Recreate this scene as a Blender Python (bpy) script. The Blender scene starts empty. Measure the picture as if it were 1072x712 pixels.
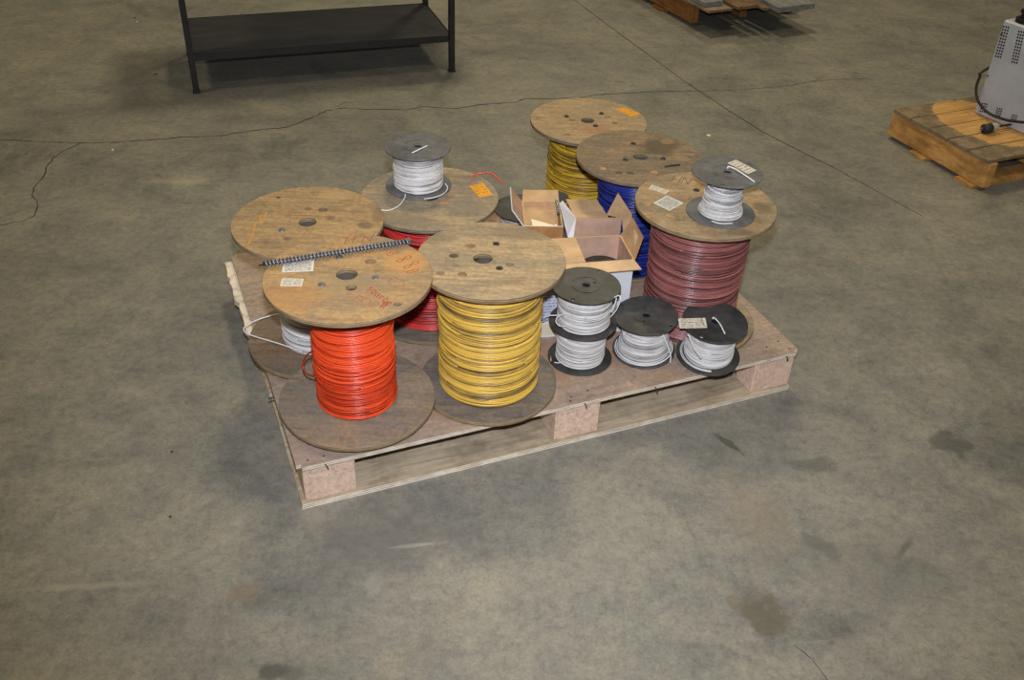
import bpy, bmesh, math, random
from mathutils import Vector, Matrix, noise
random.seed(7)
C = bpy.context.scene.collection
sc = bpy.context.scene
PI = math.pi

# ---------------------------------------------------------------- camera
F_PX, PITCH, ROLL, CAM_H = 1010.66, 0.62468, 0.04043, 1.65
_cp, _sp, _cr, _sr = math.cos(PITCH), math.sin(PITCH), math.cos(ROLL), math.sin(ROLL)
FW = Vector((0, _cp, -_sp)); _u = Vector((0, _sp, _cp)); _r = Vector((1, 0, 0))
RT = _r * _cr + _u * _sr; UP = _u * _cr - _r * _sr
EYE = Vector((0, 0, CAM_H))
cam = bpy.data.cameras.new('camera'); cam.sensor_fit = 'HORIZONTAL'; cam.sensor_width = 36
cam.lens = F_PX / 1072 * 36; cam.clip_start = 0.05; cam.clip_end = 100
co = bpy.data.objects.new('camera', cam); C.objects.link(co)
m = Matrix((RT, UP, -FW)).transposed().to_4x4(); m.translation = EYE
co.matrix_world = m
sc.camera = co

def ray(px, py):
    return FW * F_PX + RT * (px - 536) - UP * (py - 356)
def at(px, py, z=0.0):            # the point at height z that the photograph shows at this pixel
    d = ray(px, py); return EYE + d * ((z - CAM_H) / d.z)
def at_y(px, py, y):              # the same on the vertical plane at this y
    d = ray(px, py); return EYE + d * (y / d.y)

# ---------------------------------------------------------------- light
sc.view_settings.view_transform = 'Standard'; sc.view_settings.look = 'None'
sc.view_settings.gamma = 1; sc.view_settings.use_curve_mapping = False
sc.view_settings.exposure = 0.0
w = bpy.data.worlds.new('world'); sc.world = w; w.use_nodes = True
w.node_tree.nodes['Background'].inputs[0].default_value = (1.0, 0.90, 0.70, 1)
w.node_tree.nodes['Background'].inputs[1].default_value = 0.06

def area(name, loc, size, power, col, rot=(0, 0, 0)):
    l = bpy.data.lights.new(name, 'AREA'); l.shape = 'RECTANGLE'; l.size = size[0]; l.size_y = size[1]
    l.energy = power; l.color = col
    o = bpy.data.objects.new(name, l); C.objects.link(o); o.location = loc; o.rotation_euler = rot
    return o
WARM = (1.0, 0.86, 0.56)
area('ceiling_lamp', (-0.3, 4.9, 5.5), (0.7, 0.7), 104, WARM)
area('ceiling_lamp', (-3.6, 2.4, 5.5), (0.8, 0.8), 60, WARM)
area('ceiling_lamp', (3.2, 1.2, 5.5), (0.8, 0.8), 66, WARM)
area('ceiling_lamp', (0.6, 9.0, 5.5), (0.8, 0.8), 96, WARM)
fl = bpy.data.lights.new('camera_flash', 'SPOT'); fl.energy = 225; fl.color = (0.95, 0.98, 1.08)
fl.shadow_soft_size = 0.025; fl.spot_size = math.radians(84); fl.spot_blend = 1.0
fo = bpy.data.objects.new('camera_flash', fl); C.objects.link(fo)
fo.matrix_world = Matrix.LocRotScale(EYE + UP * 0.13 - FW * 0.02, (Matrix.Rotation(math.radians(-4.0), 4, UP) @ Matrix.Rotation(math.radians(2.5), 4, RT) @ m).to_quaternion(), None)

# ---------------------------------------------------------------- materials
def lin(c):
    return tuple(((v / 255) / 12.92 if v / 255 <= 0.04045 else ((v / 255 + 0.055) / 1.055) ** 2.4) for v in c[:3]) + (1,)

class NT:
    def __init__(s, name, rough=0.6, spec=0.5, metal=0.0):
        s.m = bpy.data.materials.new(name); s.m.use_nodes = True; s.t = s.m.node_tree
        s.b = s.t.nodes['Principled BSDF']
        s.b.inputs['Roughness'].default_value = rough; s.b.inputs['Metallic'].default_value = metal
        s.b.inputs['Specular IOR Level'].default_value = spec
    def n(s, typ, **kw):
        x = s.t.nodes.new(typ)
        for k, v in kw.items(): setattr(x, k, v)
        return x
    def l(s, a, b): s.t.links.new(a, b)
    def coord(s, kind='Object', scale=(1, 1, 1), rot=(0, 0, 0), loc=(0, 0, 0)):
        tc = s.n('ShaderNodeTexCoord'); mp = s.n('ShaderNodeMapping')
        mp.inputs['Scale'].default_value = scale; mp.inputs['Rotation'].default_value = rot; mp.inputs['Location'].default_value = loc
        s.l(tc.outputs[kind], mp.inputs['Vector']); return mp.outputs[0]
    def noise(s, vec, scale, detail=6, rough=0.6, dist=0.0):
        x = s.n('ShaderNodeTexNoise'); x.inputs['Scale'].default_value = scale; x.inputs['Detail'].default_value = detail
        x.inputs['Roughness'].default_value = rough; x.inputs['Distortion'].default_value = dist
        s.l(vec, x.inputs['Vector']); return x.outputs['Fac']
    def ramp(s, fac, stops):
        x = s.n('ShaderNodeValToRGB'); e = x.color_ramp.elements
        while len(e) < len(stops): e.new(0.5)
        for q, (p, c) in zip(e, stops):
            q.position = p; q.color = c if len(c) == 4 else tuple(c) + (1,)
        s.l(fac, x.inputs[0]); return x.outputs[0]
    def mix(s, fac, a, b, mode='MIX'):
        x = s.n('ShaderNodeMix', data_type='RGBA', blend_type=mode)
        for sock, v in ((x.inputs[0], fac), (x.inputs[6], a), (x.inputs[7], b)):
            if hasattr(v, 'links') or isinstance(v, bpy.types.NodeSocket): s.l(v, sock)
            else: sock.default_value = v
        return x.outputs[2]
    def math(s, op, a, b=0.0, c=None):
        x = s.n('ShaderNodeMath', operation=op)
        for i, v in enumerate((a, b) if c is None else (a, b, c)):
            if isinstance(v, bpy.types.NodeSocket): s.l(v, x.inputs[i])
            else: x.inputs[i].default_value = v
        return x.outputs[0]
    def maprange(s, v, a, b, c=0.0, d=1.0):
        x = s.n('ShaderNodeMapRange'); x.interpolation_type = 'SMOOTHSTEP'
        s.l(v, x.inputs[0])
        for i, q in enumerate((a, b, c, d)): x.inputs[i + 1].default_value = q
        return x.outputs[0]
    def color(s, c):
        if isinstance(c, bpy.types.NodeSocket): s.l(c, s.b.inputs['Base Color'])
        else: s.b.inputs['Base Color'].default_value = c
    def bump(s, h, strength=0.2, dist=0.002):
        x = s.n('ShaderNodeBump'); x.inputs['Strength'].default_value = strength; x.inputs['Distance'].default_value = dist
        s.l(h, x.inputs['Height']); s.l(x.outputs[0], s.b.inputs['Normal'])

def plain(name, c, rough=0.6, spec=0.4, metal=0.0, var=0.12, scale=30, bump=0.0):
    k = NT(name, rough, spec, metal); v = k.coord()
    n1 = k.noise(v, scale, 5)
    a = lin(c)
    k.color(k.ramp(n1, [(0.3, tuple(x * (1 - var) for x in a[:3])), (0.7, tuple(min(1, x * (1 + var)) for x in a[:3]))]))
    if bump: k.bump(n1, bump, 0.001)
    return k.m

def worn(c, a=0.80, b=1.0):
    g = sum(c) / 3; return [min(255, (g + (v - g) * a) * b) for v in c]
def plywood(name, light, dark, grey, stain, ang=0.0, seed=0.0, grey_amt=0.5, stain_amt=0.4, spots=()):
    k = NT(name, 0.7, 0.25); off = (seed * 3.1, seed * 1.7, seed)
    light, dark, grey, stain = (worn(c) for c in (light, dark, grey, stain))
    g = k.coord(scale=(3.0, 40, 3.0), rot=(0, 0, ang), loc=off)
    grain = k.noise(g, 2.2, 8, 0.65, 0.6)
    base = k.ramp(grain, [(0.30, lin(dark)), (0.52, lin(light)), (0.75, lin([min(255, x * 1.06) for x in light]))])
    v = k.coord(loc=off); v2 = k.coord(loc=(off[0] + 5, off[1], 2), scale=(1, 2.2, 1), rot=(0, 0, ang))
    gm = k.maprange(k.noise(v2, 6.5, 6, 0.65, 0.3), 0.40, 0.60, 0.0, grey_amt)
    col = k.mix(gm, base, lin(grey))
    sm = k.maprange(k.noise(v, 8.0, 5, 0.6, 0.4), 0.50, 0.70, 0.0, stain_amt)
    col = k.mix(sm, col, lin(stain))
    fine = k.ramp(k.noise(v, 85, 4, 0.7), [(0.3, (0.72, 0.72, 0.72)), (0.62, (1.06, 1.06, 1.06))])
    col = k.mix(1.0, col, fine, 'MULTIPLY')
    sc_ = k.ramp(k.noise(k.coord(scale=(1, 1, 1), loc=off), 22, 8, 0.75), [(0.30, (0.60, 0.58, 0.55)), (0.44, (1, 1, 1))])
    col = k.mix(0.8, col, sc_, 'MULTIPLY')
    g3 = k.maprange(k.noise(k.coord(loc=(off[0] + 9, off[1], 5), scale=(1, 2.6, 1), rot=(0, 0, ang)), 19, 7, 0.7, 0.6), 0.48, 0.66, 0.0, 0.55 * grey_amt)
    col = k.mix(g3, col, lin([v * 0.80 for v in grey]))
    p = k.n('ShaderNodeTexCoord').outputs['Object']
    wob = k.n('ShaderNodeTexNoise'); wob.inputs['Scale'].default_value = 14; k.l(p, wob.inputs['Vector'])
    for (x, y, rx, ry, c, amt) in spots:
        mp = k.n('ShaderNodeMapping'); mp.vector_type = 'POINT'
        mp.inputs['Location'].default_value = (-x / rx, -y / ry, 0); mp.inputs['Scale'].default_value = (1 / rx, 1 / ry, 0)
        k.l(p, mp.inputs['Vector'])
        ln = k.n('ShaderNodeVectorMath', operation='LENGTH'); k.l(mp.outputs[0], ln.inputs[0])
        d = k.math('ADD', ln.outputs['Value'], k.math('MULTIPLY', k.math('SUBTRACT', wob.outputs['Fac'], 0.5), 1.1))
        col = k.mix(k.maprange(d, 1.15, 0.55, 0, amt), col, lin(c))
    k.color(col); k.bump(grain, 0.25, 0.0015)
    return k.m

def ply_edge(name, a, b):
    k = NT(name, 0.8, 0.2); v = k.coord(scale=(1, 1, 1))
    sep = k.n('ShaderNodeSeparateXYZ'); k.l(v, sep.inputs[0])
    band = k.math('SINE', k.math('MULTIPLY', sep.outputs[2], 2 * PI / 0.0052))
    n1 = k.noise(k.coord(scale=(1, 1, 2)), 25, 6, 0.7)
    f = k.math('ADD', k.math('MULTIPLY', band, 0.16), n1)
    k.color(k.ramp(f, [(0.34, lin(b)), (0.6, lin(a))])); return k.m

def wire_mat(name, c, dull_tone, rough=0.34, spec=0.5, lo=0.55):
    k = NT(name, rough, spec)
    at_ = k.n('ShaderNodeAttribute'); at_.attribute_name = 'tone'
    v = k.coord(scale=(1, 1, 3)); n1 = k.noise(v, 18, 5, 0.65)
    f = k.math('ADD', k.math('MULTIPLY', at_.outputs['Fac'], 0.62), k.math('MULTIPLY', n1, 0.5))
    k.color(k.ramp(f, [(0.24, lin([v * 0.62 for v in dull_tone])), (0.40, lin(dull_tone)), (lo + 0.16, lin(c))])); return k.m  # middle stop for dirty turns, darkest for shade painted in the gaps

def print_mat(name, paper, ink, rows=7, cols=26, density=0.5, margin=0.08, seed=0.0):
    # flat print: rows of small unreadable type
    k = NT(name, 0.55, 0.3)
    uv = k.n('ShaderNodeTexCoord').outputs['UV']; sep = k.n('ShaderNodeSeparateXYZ'); k.l(uv, sep.inputs[0])
    u, v = sep.outputs[0], sep.outputs[1]
    vr = k.math('MULTIPLY', v, rows); row = k.math('FLOOR', vr); fr = k.math('FRACT', vr)
    band = k.math('MULTIPLY', k.math('GREATER_THAN', fr, 0.25), k.math('LESS_THAN', fr, 0.72))
    cm = k.n('ShaderNodeCombineXYZ'); k.l(k.math('MULTIPLY', u, cols), cm.inputs[0]); k.l(k.math('MULTIPLY', row, 7.31), cm.inputs[1]); cm.inputs[2].default_value = seed
    n1 = k.noise(cm.outputs[0], 1.0, 1, 0.5)
    let = k.math('GREATER_THAN', n1, 1 - density)
    ins = k.math('MULTIPLY', k.math('LESS_THAN', k.math('ABSOLUTE', k.math('SUBTRACT', u, 0.5)), 0.5 - margin),
                 k.math('LESS_THAN', k.math('ABSOLUTE', k.math('SUBTRACT', v, 0.5)), 0.5 - margin))
    fac = k.math('MULTIPLY', k.math('MULTIPLY', band, let), ins)
    dull_tone = k.ramp(k.noise(uv, 6, 6, 0.7), [(0.35, tuple(x * 0.78 for x in lin(paper)[:3])), (0.62, lin(paper))])
    k.color(k.mix(k.math('MULTIPLY', fac, 0.8), dull_tone, lin(ink))); return k.m

def cardboard(name, c, seed=0.0, var=0.13):
    k = NT(name, 0.8, 0.15); a = lin(c)
    v = k.coord(loc=(seed, seed, 0)); n1 = k.noise(v, 14, 6, 0.6, 0.3); n2 = k.noise(k.coord(scale=(60, 60, 3), loc=(seed, 0, 0)), 3, 2)
    f = k.math('ADD', k.math('MULTIPLY', n1, 0.8), k.math('MULTIPLY', n2, 0.2))
    k.color(k.ramp(f, [(0.35, tuple(x * (1 - var * 1.6) for x in a[:3])), (0.62, tuple(min(1, x * (1 + var)) for x in a[:3]))])); return k.m

def rough_wood(name, light, dark, seed=0.0, ang=0.0, stretch=(3, 30, 30), grey=None, grey_amt=0.0):
    k = NT(name, 0.8, 0.2)
    g = k.noise(k.coord(scale=stretch, rot=(0, 0, ang), loc=(seed, seed * 2, 0)), 2.0, 8, 0.65, 0.5)
    col = k.ramp(g, [(0.3, lin(dark)), (0.62, lin(light))])
    b = k.noise(k.coord(loc=(seed, 3, 1)), 7, 6, 0.7)
    col = k.mix(1.0, col, k.ramp(b, [(0.32, (0.55, 0.53, 0.5)), (0.55, (1, 1, 1))]), 'MULTIPLY')
    if grey: col = k.mix(k.maprange(k.noise(k.coord(loc=(seed, 1, 4)), 4, 5, 0.6), 0.42, 0.58, 0, grey_amt), col, lin(grey))
    k.color(col); k.bump(g, 0.35, 0.002); return k.m

M = {}
M['black_plastic'] = None
def black_plastic(name, c, c2):
    k = NT(name, 0.42, 0.4); v = k.coord()
    n1 = k.noise(v, 9, 6, 0.65, 0.5); n2 = k.noise(k.coord(loc=(4, 2, 1)), 60, 4, 0.7)
    col = k.ramp(n1, [(0.36, lin(c)), (0.56, lin(c2))])
    col = k.mix(1.0, col, k.ramp(n2, [(0.3, (0.8, 0.8, 0.8)), (0.7, (1.1, 1.1, 1.1))]), 'MULTIPLY')
    k.color(col); return k.m
M['black_plastic'] = black_plastic('black_plastic', (44, 44, 45), (72, 72, 71))
M['paler_plastic'] = black_plastic('paler_black_plastic', (82, 83, 84), (112, 112, 111))  # lighter grey version of the black plastic
M['grey_plastic'] = black_plastic('greyish_black_plastic', (54, 54, 54), (84, 84, 82))
M['white_wire'] = wire_mat('white_wire', (228, 226, 224), (172, 168, 164), 0.36, 0.5)
M['orange_wire'] = wire_mat('orange_wire', (246, 88, 42), (190, 52, 24), 0.33, 0.5, 0.5)
M['yellow_wire'] = wire_mat('yellow_wire', (232, 192, 84), (150, 120, 66), 0.36, 0.5, 0.54)
M['dull_yellow_wire'] = wire_mat('dull_yellow_wire', (220, 180, 54), (124, 96, 40), 0.4, 0.5)
M['red_wire'] = wire_mat('red_wire', (216, 66, 58), (158, 36, 36), 0.33, 0.5)
M['blue_wire'] = wire_mat('blue_wire', (44, 62, 156), (22, 30, 84), 0.3, 0.5)
M['maroon_wire'] = wire_mat('maroon_wire', (164, 102, 98), (104, 62, 60), 0.32, 0.7)
M['black_wire'] = plain('black_wire', (24, 24, 25), 0.4)
M['steel'] = plain('dull_steel', (150, 150, 150), 0.4, 0.5, 0.8)
M['dark_steel'] = plain('dark_steel', (72, 70, 70), 0.5, 0.5, 0.6)
M['spring_steel'] = plain('spring_steel', (138, 141, 150), 0.38, 0.5, 0.55, 0.3, 90)
M['nail'] = plain('rusty_nail', (84, 74, 66), 0.6)
M['hub'] = plain('grey_fibre_tube', (96, 88, 80), 0.8)
M['red_marker'] = plain('red_marker', (170, 72, 52), 0.7)
M['faint_marker'] = plain('faint_red_marker', (168, 108, 80), 0.7)
M['orange_crayon'] = plain('orange_crayon', (198, 142, 74), 0.8)
M['grey_pencil'] = plain('grey_pencil', (108, 92, 66), 0.8)
M['knot'] = plain('wood_knot', (142, 114, 86), 0.8, 0.2, 0, 0.3, 60)
M['pale_knot'] = plain('orange_wood_plug', (180, 142, 104), 0.8, 0.2, 0, 0.25, 60)
M['dark_knot'] = plain('dark_wood_plug', (96, 84, 70), 0.8, 0.2, 0, 0.25, 60)
M['white_card'] = plain('white_coated_card', (222, 222, 226), 0.55, 0.3, 0, 0.04, 12)
M['slot'] = plain('dark_slot', (22, 22, 24), 0.7)
M['cream_paper'] = plain('cream_paper', (240, 226, 190), 0.7, 0.2, 0, 0.05, 12)
M['card'] = cardboard('brown_cardboard', (200, 164, 122), 0)
M['card_pink'] = cardboard('pinkish_cardboard', (196, 162, 140), 3)
M['card_dark'] = cardboard('tan_cardboard', (182, 132, 84), 6)
M['card_tan'] = cardboard('light_tan_cardboard', (212, 178, 136), 8)
M['white_print'] = print_mat('white_printed_label', (226, 218, 200), (70, 66, 60), 6, 30, 0.52)
M['list_print'] = print_mat('white_label_with_list', (228, 224, 212), (60, 60, 66), 13, 22, 0.55)
M['orange_print'] = print_mat('orange_printed_label', (246, 170, 46), (120, 70, 20), 5, 26, 0.46)
M['blue_print'] = print_mat('blue_printed_panel', (206, 212, 226), (84, 100, 146), 17, 60, 0.50, 0.05)
M['cream_panel'] = plain('cream_panel', (216, 206, 180), 0.6, 0.3, 0, 0.05, 10)

# ---------------------------------------------------------------- helpers
def mesh_obj(name, me, parent=None, mats=(), smooth=False, loc=None):
    o = bpy.data.objects.new(name, me); C.objects.link(o)
    for q in mats: me.materials.append(q)
    if smooth:
        for p in me.polygons: p.use_smooth = True
    if parent: o.parent = parent
    if loc is not None: o.location = loc
    return o
def obj(name, bm, mats, parent=None, smooth=False, loc=None):
    me = bpy.data.meshes.new(name); bm.normal_update(); bm.to_mesh(me); bm.free()
    return mesh_obj(name, me, parent, mats if isinstance(mats, (list, tuple)) else [mats], smooth, loc)
def tag(o, label, cat, group=None):
    o['label'] = label; o['category'] = cat
    if group: o['group'] = group
    return o
def thing(name, label, cat, loc=(0, 0, 0), rot=(0, 0, 0), group=None):
    o = bpy.data.objects.new(name, None); C.objects.link(o); o.empty_display_size = 0.1
    o.location = loc; o.rotation_euler = rot
    return tag(o, label, cat, group)
def add_box(bm, c, s, rot=0.0, bevel=0.0, jit=0.0):
    r = bmesh.ops.create_cube(bm, size=1)['verts']
    mt = Matrix.Translation(Vector(c)) @ Matrix.Rotation(rot, 4, 'Z') @ Matrix.Diagonal((s[0], s[1], s[2], 1))
    bmesh.ops.transform(bm, matrix=mt, verts=r)
    if jit:
        for v in r: v.co += Vector((random.uniform(-jit, jit), random.uniform(-jit, jit), random.uniform(-jit, jit) * 0.3))
    if bevel:
        es = list({e for v in r for e in v.link_edges})
        bmesh.ops.bevel(bm, geom=es, offset=bevel, segments=1, affect='EDGES', profile=0.5)
def box(name, c, s, mat, parent=None, rot=0.0, bevel=0.0, jit=0.0):
    bm = bmesh.new(); add_box(bm, c, s, rot, bevel, jit); return obj(name, bm, mat, parent)
def spline(pts, n=8):
    pts = [Vector(p) for p in pts]
    if len(pts) < 3: return pts
    q = [pts[0] * 2 - pts[1]] + pts + [pts[-1] * 2 - pts[-2]]; out = []
    for i in range(1, len(q) - 2):
        a, b, c, d = q[i - 1:i + 3]
        for k in range(n):
            t = k / n
            out.append(0.5 * ((2 * b) + (c - a) * t + (2 * a - 5 * b + 4 * c - d) * t * t + (3 * b - a - 3 * c + d) * t ** 3))
    out.append(pts[-1]); return out
def tube_data(pts, r, sides, verts, faces, cap=True):
    b0 = len(verts); n = len(pts); up = Vector((0, 0, 1)); prev = None
    for i, p in enumerate(pts):
        t = (pts[min(i + 1, n - 1)] - pts[max(i - 1, 0)]).normalized()
        if prev is None:
            a = t.cross(up if abs(t.z) < 0.9 else Vector((1, 0, 0))).normalized()
        else:
            a = (prev - t * prev.dot(t)).normalized()
        prev = a; b = t.cross(a)
        rr = r[i] if isinstance(r, list) else r
        for k in range(sides):
            an = 2 * PI * k / sides
            verts.append(p + (a * math.cos(an) + b * math.sin(an)) * rr)
    for i in range(n - 1):
        for k in range(sides):
            faces.append((b0 + i * sides + k, b0 + i * sides + (k + 1) % sides, b0 + (i + 1) * sides + (k + 1) % sides, b0 + (i + 1) * sides + k))
    if cap:
        faces.append(tuple(b0 + k for k in range(sides))[::-1]); faces.append(tuple(b0 + (n - 1) * sides + k for k in range(sides)))
def tube(name, pts, r, mat, parent=None, sides=7, n=8, tone=None):
    v, f = [], []; tube_data(spline(pts, n), r, sides, v, f)
    me = bpy.data.meshes.new(name); me.from_pydata([tuple(x) for x in v], [], f)
    if tone is not None:
        a = me.attributes.new('tone', 'FLOAT', 'POINT'); a.data.foreach_set('value', [tone] * len(v))
    return mesh_obj(name, me, parent, [mat], True)
def cyl(name, c, r, h, mat, parent=None, seg=32, r2=None, smooth=False, bevel=0.0):
    bm = bmesh.new(); bmesh.ops.create_cone(bm, cap_ends=True, segments=seg, radius1=r, radius2=r if r2 is None else r2, depth=h)
    if bevel:
        bmesh.ops.bevel(bm, geom=[e for e in bm.edges if len(e.link_faces) == 2 and any(len(q.verts) > 4 for q in e.link_faces)], offset=bevel, segments=1, affect='EDGES')
    bmesh.ops.translate(bm, verts=bm.verts, vec=c); return obj(name, bm, mat, parent, smooth)
def disc(name, R, th, holes, mats, parent, z, bev=0.0012, seg=96):
    # flat round plate with real holes, its top at z; second material on the rim and in the holes
    cu = bpy.data.curves.new(name, 'CURVE'); cu.dimensions = '2D'; cu.fill_mode = 'BOTH'
    cu.extrude = th / 2 - bev; cu.bevel_depth = bev; cu.bevel_resolution = 1; cu.offset = -bev
    for (x, y, r, sg) in [(0, 0, R, seg)] + [(h[0], h[1], h[2], 20) for h in holes]:
        s = cu.splines.new('POLY'); s.points.add(sg - 1); s.use_cyclic_u = True
        for i in range(sg):
            a = 2 * PI * i / sg; rr = r
            s.points[i].co = (x + rr * math.cos(a), y + rr * math.sin(a), 0, 1)
    t = bpy.data.objects.new(name, cu); me = bpy.data.meshes.new_from_object(t)
    bpy.data.objects.remove(t); bpy.data.curves.remove(cu); me.materials.clear()
    me.transform(Matrix.Translation((0, 0, z - th / 2)))
    o = mesh_obj(name, me, parent, mats)
    if len(mats) > 1:
        for p in me.polygons:
            if abs(p.normal.z) < 0.5: p.material_index = 1
    return o
def quad(name, pts, mat, parent, th=0.0005):
    # thin sheet with thickness; pts counter-clockwise seen from its front, UV over the quad
    p = [Vector(x) for x in pts]; nrm = (p[1] - p[0]).cross(p[3] - p[0]).normalized()
    bm = bmesh.new(); uvl = bm.loops.layers.uv.new('UVMap')
    a = [bm.verts.new(x + nrm * th) for x in p]; b = [bm.verts.new(x) for x in p]
    f = bm.faces.new(a)
    for lp, uv in zip(f.loops, ((0, 0), (1, 0), (1, 1), (0, 1))): lp[uvl].uv = uv
    bm.faces.new(b[::-1])
    for i in range(4): bm.faces.new((a[i], b[i], b[(i + 1) % 4], a[(i + 1) % 4]))
    return obj(name, bm, mat, parent)
def slab(name, pts, th, mats, parent=None):
    # a polygon sheet of real thickness (cardboard): th along its normal; mats = [front, back, edge]
    p = [Vector(x) for x in pts]; nrm = Vector((0, 0, 0))
    for i in range(len(p)): nrm += (p[i] - p[0]).cross(p[(i + 1) % len(p)] - p[0])
    nrm.normalize(); bm = bmesh.new()
    a = [bm.verts.new(x) for x in p]; b = [bm.verts.new(x - nrm * th) for x in p]
    bm.faces.new(a).material_index = 0; bm.faces.new(b[::-1]).material_index = min(1, len(mats) - 1)
    for i in range(len(p)): bm.faces.new((a[i], b[i], b[(i + 1) % len(p)], a[(i + 1) % len(p)])).material_index = len(mats) - 1
    return obj(name, bm, list(mats), parent)

def coil(name, prof, z0, z1, d, mat, parent, seed=0, segs=64, sides=5, wild=1.0, extra=0.3, loose=0.0):
    # one wire wound turn over turn on its drum, plus stray outer turns; prof(t) is the radius at height fraction t
    rnd = random.Random(seed); V, Fc, T = [], [], []
    n = max(3, int((z1 - z0) / (d * 1.04)))
    amp, ph = 0.0, rnd.uniform(0, 6.28); tone = 0.6; pts = []; tones = []
    for i in range(n):
        amp += (rnd.uniform(0.0, 0.75) * d * wild - amp) * 0.35; ph += rnd.uniform(-0.5, 0.5)
        tone += (rnd.uniform(0.10, 1.0) - tone) * 1.0
        rj = rnd.uniform(-0.34, 0.30) * d
        for k in range(segs):
            th = 2 * PI * k / segs; t = (i + k / segs) / n
            z = z0 + d * 0.5 + (z1 - z0 - d) * t + amp * math.sin(th + ph) + 0.25 * amp * math.sin(3 * th + 2 * ph)
            z = min(max(z, z0 + d * 0.45), z1 - d * 0.45)
            r = prof(t) + rj + 0.10 * d * math.sin(5 * th + i)
            pts.append(Vector((r * math.cos(th), r * math.sin(th), z))); tones.append(tone)
    tube_data(pts, d * 0.50, sides, V, Fc); T += [q for q in tones for _ in range(sides)]
    for i in range(int(n * extra)):          # stray turns of the outer layer
        t0 = rnd.uniform(0.04, 0.96); a = rnd.uniform(0.4, 2.6) * d * wild; ph = rnd.uniform(0, 6.28)
        a0 = rnd.uniform(0, 6.28); span = rnd.uniform(2.2, 6.2); tn = rnd.uniform(0.2, 1.0); pts = []
        ns = int(segs * span / 6.28) + 2
        for k in range(ns):
            th = a0 + span * k / (ns - 1); s = abs(math.sin(PI * k / (ns - 1))) ** 0.35
            z = z0 + (z1 - z0) * t0 + a * math.sin(th * 0.5 + ph)
            z = min(max(z, z0 + d * 0.5), z1 - d * 0.5)
            r = prof(t0) + d * (0.15 + 0.55 * s + loose * rnd.uniform(0, 0.2))
            pts.append(Vector((r * math.cos(th), r * math.sin(th), z)))
        tube_data(pts, d * 0.5, sides, V, Fc); T += [tn] * (ns * sides)
    b0 = len(V)                               # the lower layers, closed; toned darkest to paint shade into the gaps
    rings = 10
    for j in range(rings + 1):
        t = j / rings
        for k in range(32):
            a = 2 * PI * k / 32; r = prof(t) - d * 0.55; V.append(Vector((r * math.cos(a), r * math.sin(a), z0 + (z1 - z0) * t)))
    T += [0.0] * (33 * 0 + (rings + 1) * 32)
    for j in range(rings):
        for k in range(32): Fc.append((b0 + j * 32 + k, b0 + j * 32 + (k + 1) % 32, b0 + (j + 1) * 32 + (k + 1) % 32, b0 + (j + 1) * 32 + k))
    me = bpy.data.meshes.new(name); me.from_pydata([tuple(x) for x in V], [], Fc)
    at_ = me.attributes.new('tone', 'FLOAT', 'POINT'); at_.data.foreach_set('value', T)
    return mesh_obj(name, me, parent, [mat], True)

# hand-written strokes, in a unit box
GL = {'H': [[(0, 0), (0.12, 1)], [(0.62, 0), (0.74, 1)], [(0.05, 0.5), (0.7, 0.52)]],
      'N': [[(0, 0), (0.1, 1)], [(0.1, 1), (0.6, 0.02)], [(0.6, 0.02), (0.74, 1)]],
      '0': [[(0.35 + 0.33 * math.cos(a), 0.5 + 0.5 * math.sin(a)) for a in [i * 2 * PI / 14 for i in range(15)]]],
      '8': [[(0.36 + 0.3 * math.sin(2 * a), 0.5 + 0.5 * math.cos(a)) for a in [i * 2 * PI / 22 for i in range(23)]]],
      '2': [[(0.05, 0.75), (0.2, 1), (0.5, 0.95), (0.55, 0.7), (0.3, 0.35), (0, 0.02), (0.3, 0.08), (0.65, 0)]],
      '5': [[(0.6, 1), (0.12, 0.97), (0.08, 0.58), (0.4, 0.62), (0.6, 0.35), (0.4, 0.03), (0.02, 0.08)]],
      '#': [[(0.15, 0), (0.3, 1)], [(0.45, 0), (0.6, 1)], [(0, 0.33), (0.7, 0.36)], [(0.03, 0.66), (0.73, 0.69)]],
      's': [[(0.5, 0.6), (0.25, 0.68), (0.12, 0.5), (0.42, 0.28), (0.36, 0.04), (0.05, 0.06)]],
      'o': [[(0.3 + 0.25 * math.cos(a), 0.33 + 0.33 * math.sin(a)) for a in [i * 2 * PI / 10 for i in range(11)]]],
      'u': [[(0.05, 0.66), (0.08, 0.12), (0.3, 0.02), (0.48, 0.2), (0.52, 0.66), (0.55, 0.0)]],
      'r': [[(0.08, 0), (0.1, 0.66)], [(0.1, 0.4), (0.28, 0.66), (0.5, 0.58)]],
      'c': [[(0.52, 0.56), (0.3, 0.68), (0.06, 0.36), (0.26, 0.02), (0.54, 0.12)]],
      'e': [[(0.08, 0.34), (0.5, 0.4), (0.36, 0.66), (0.1, 0.5), (0.12, 0.1), (0.34, 0.0), (0.55, 0.14)]],
      'V': [[(0, 0.9), (0.35, 0.1), (0.6, 1.0)]], '/': [[(0.1, 1), (0.16, 0.4), (0, 0)]]}
def writing(text, px0, right, up, z, parent, mat, r=0.0011, name='marker_writing', adv=0.85):
    # text written on the horizontal face at height z: origin pixel, one letter-width and one letter-height in pixels
    V, Fc = [], []; inv = Vector(parent.location)
    for i, ch in enumerate(text):
        for st in GL.get(ch, ()):
            pts = []
            for (a, b) in st:
                x = px0[0] + right[0] * (a + adv * i) + up[0] * b; y = px0[1] + right[1] * (a + adv * i) + up[1] * b
                pts.append(at(x, y, z) - inv)
            b0 = len(V); tube_data(spline(pts, 4), r, 6, V, Fc)
            for q in range(b0, len(V)): V[q].z = (z - inv.z) + (V[q].z - (z - inv.z)) * 0.35
    me = bpy.data.meshes.new(name); me.from_pydata([tuple(x) for x in V], [], Fc)
    return mesh_obj(name, me, parent, [mat])

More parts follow.
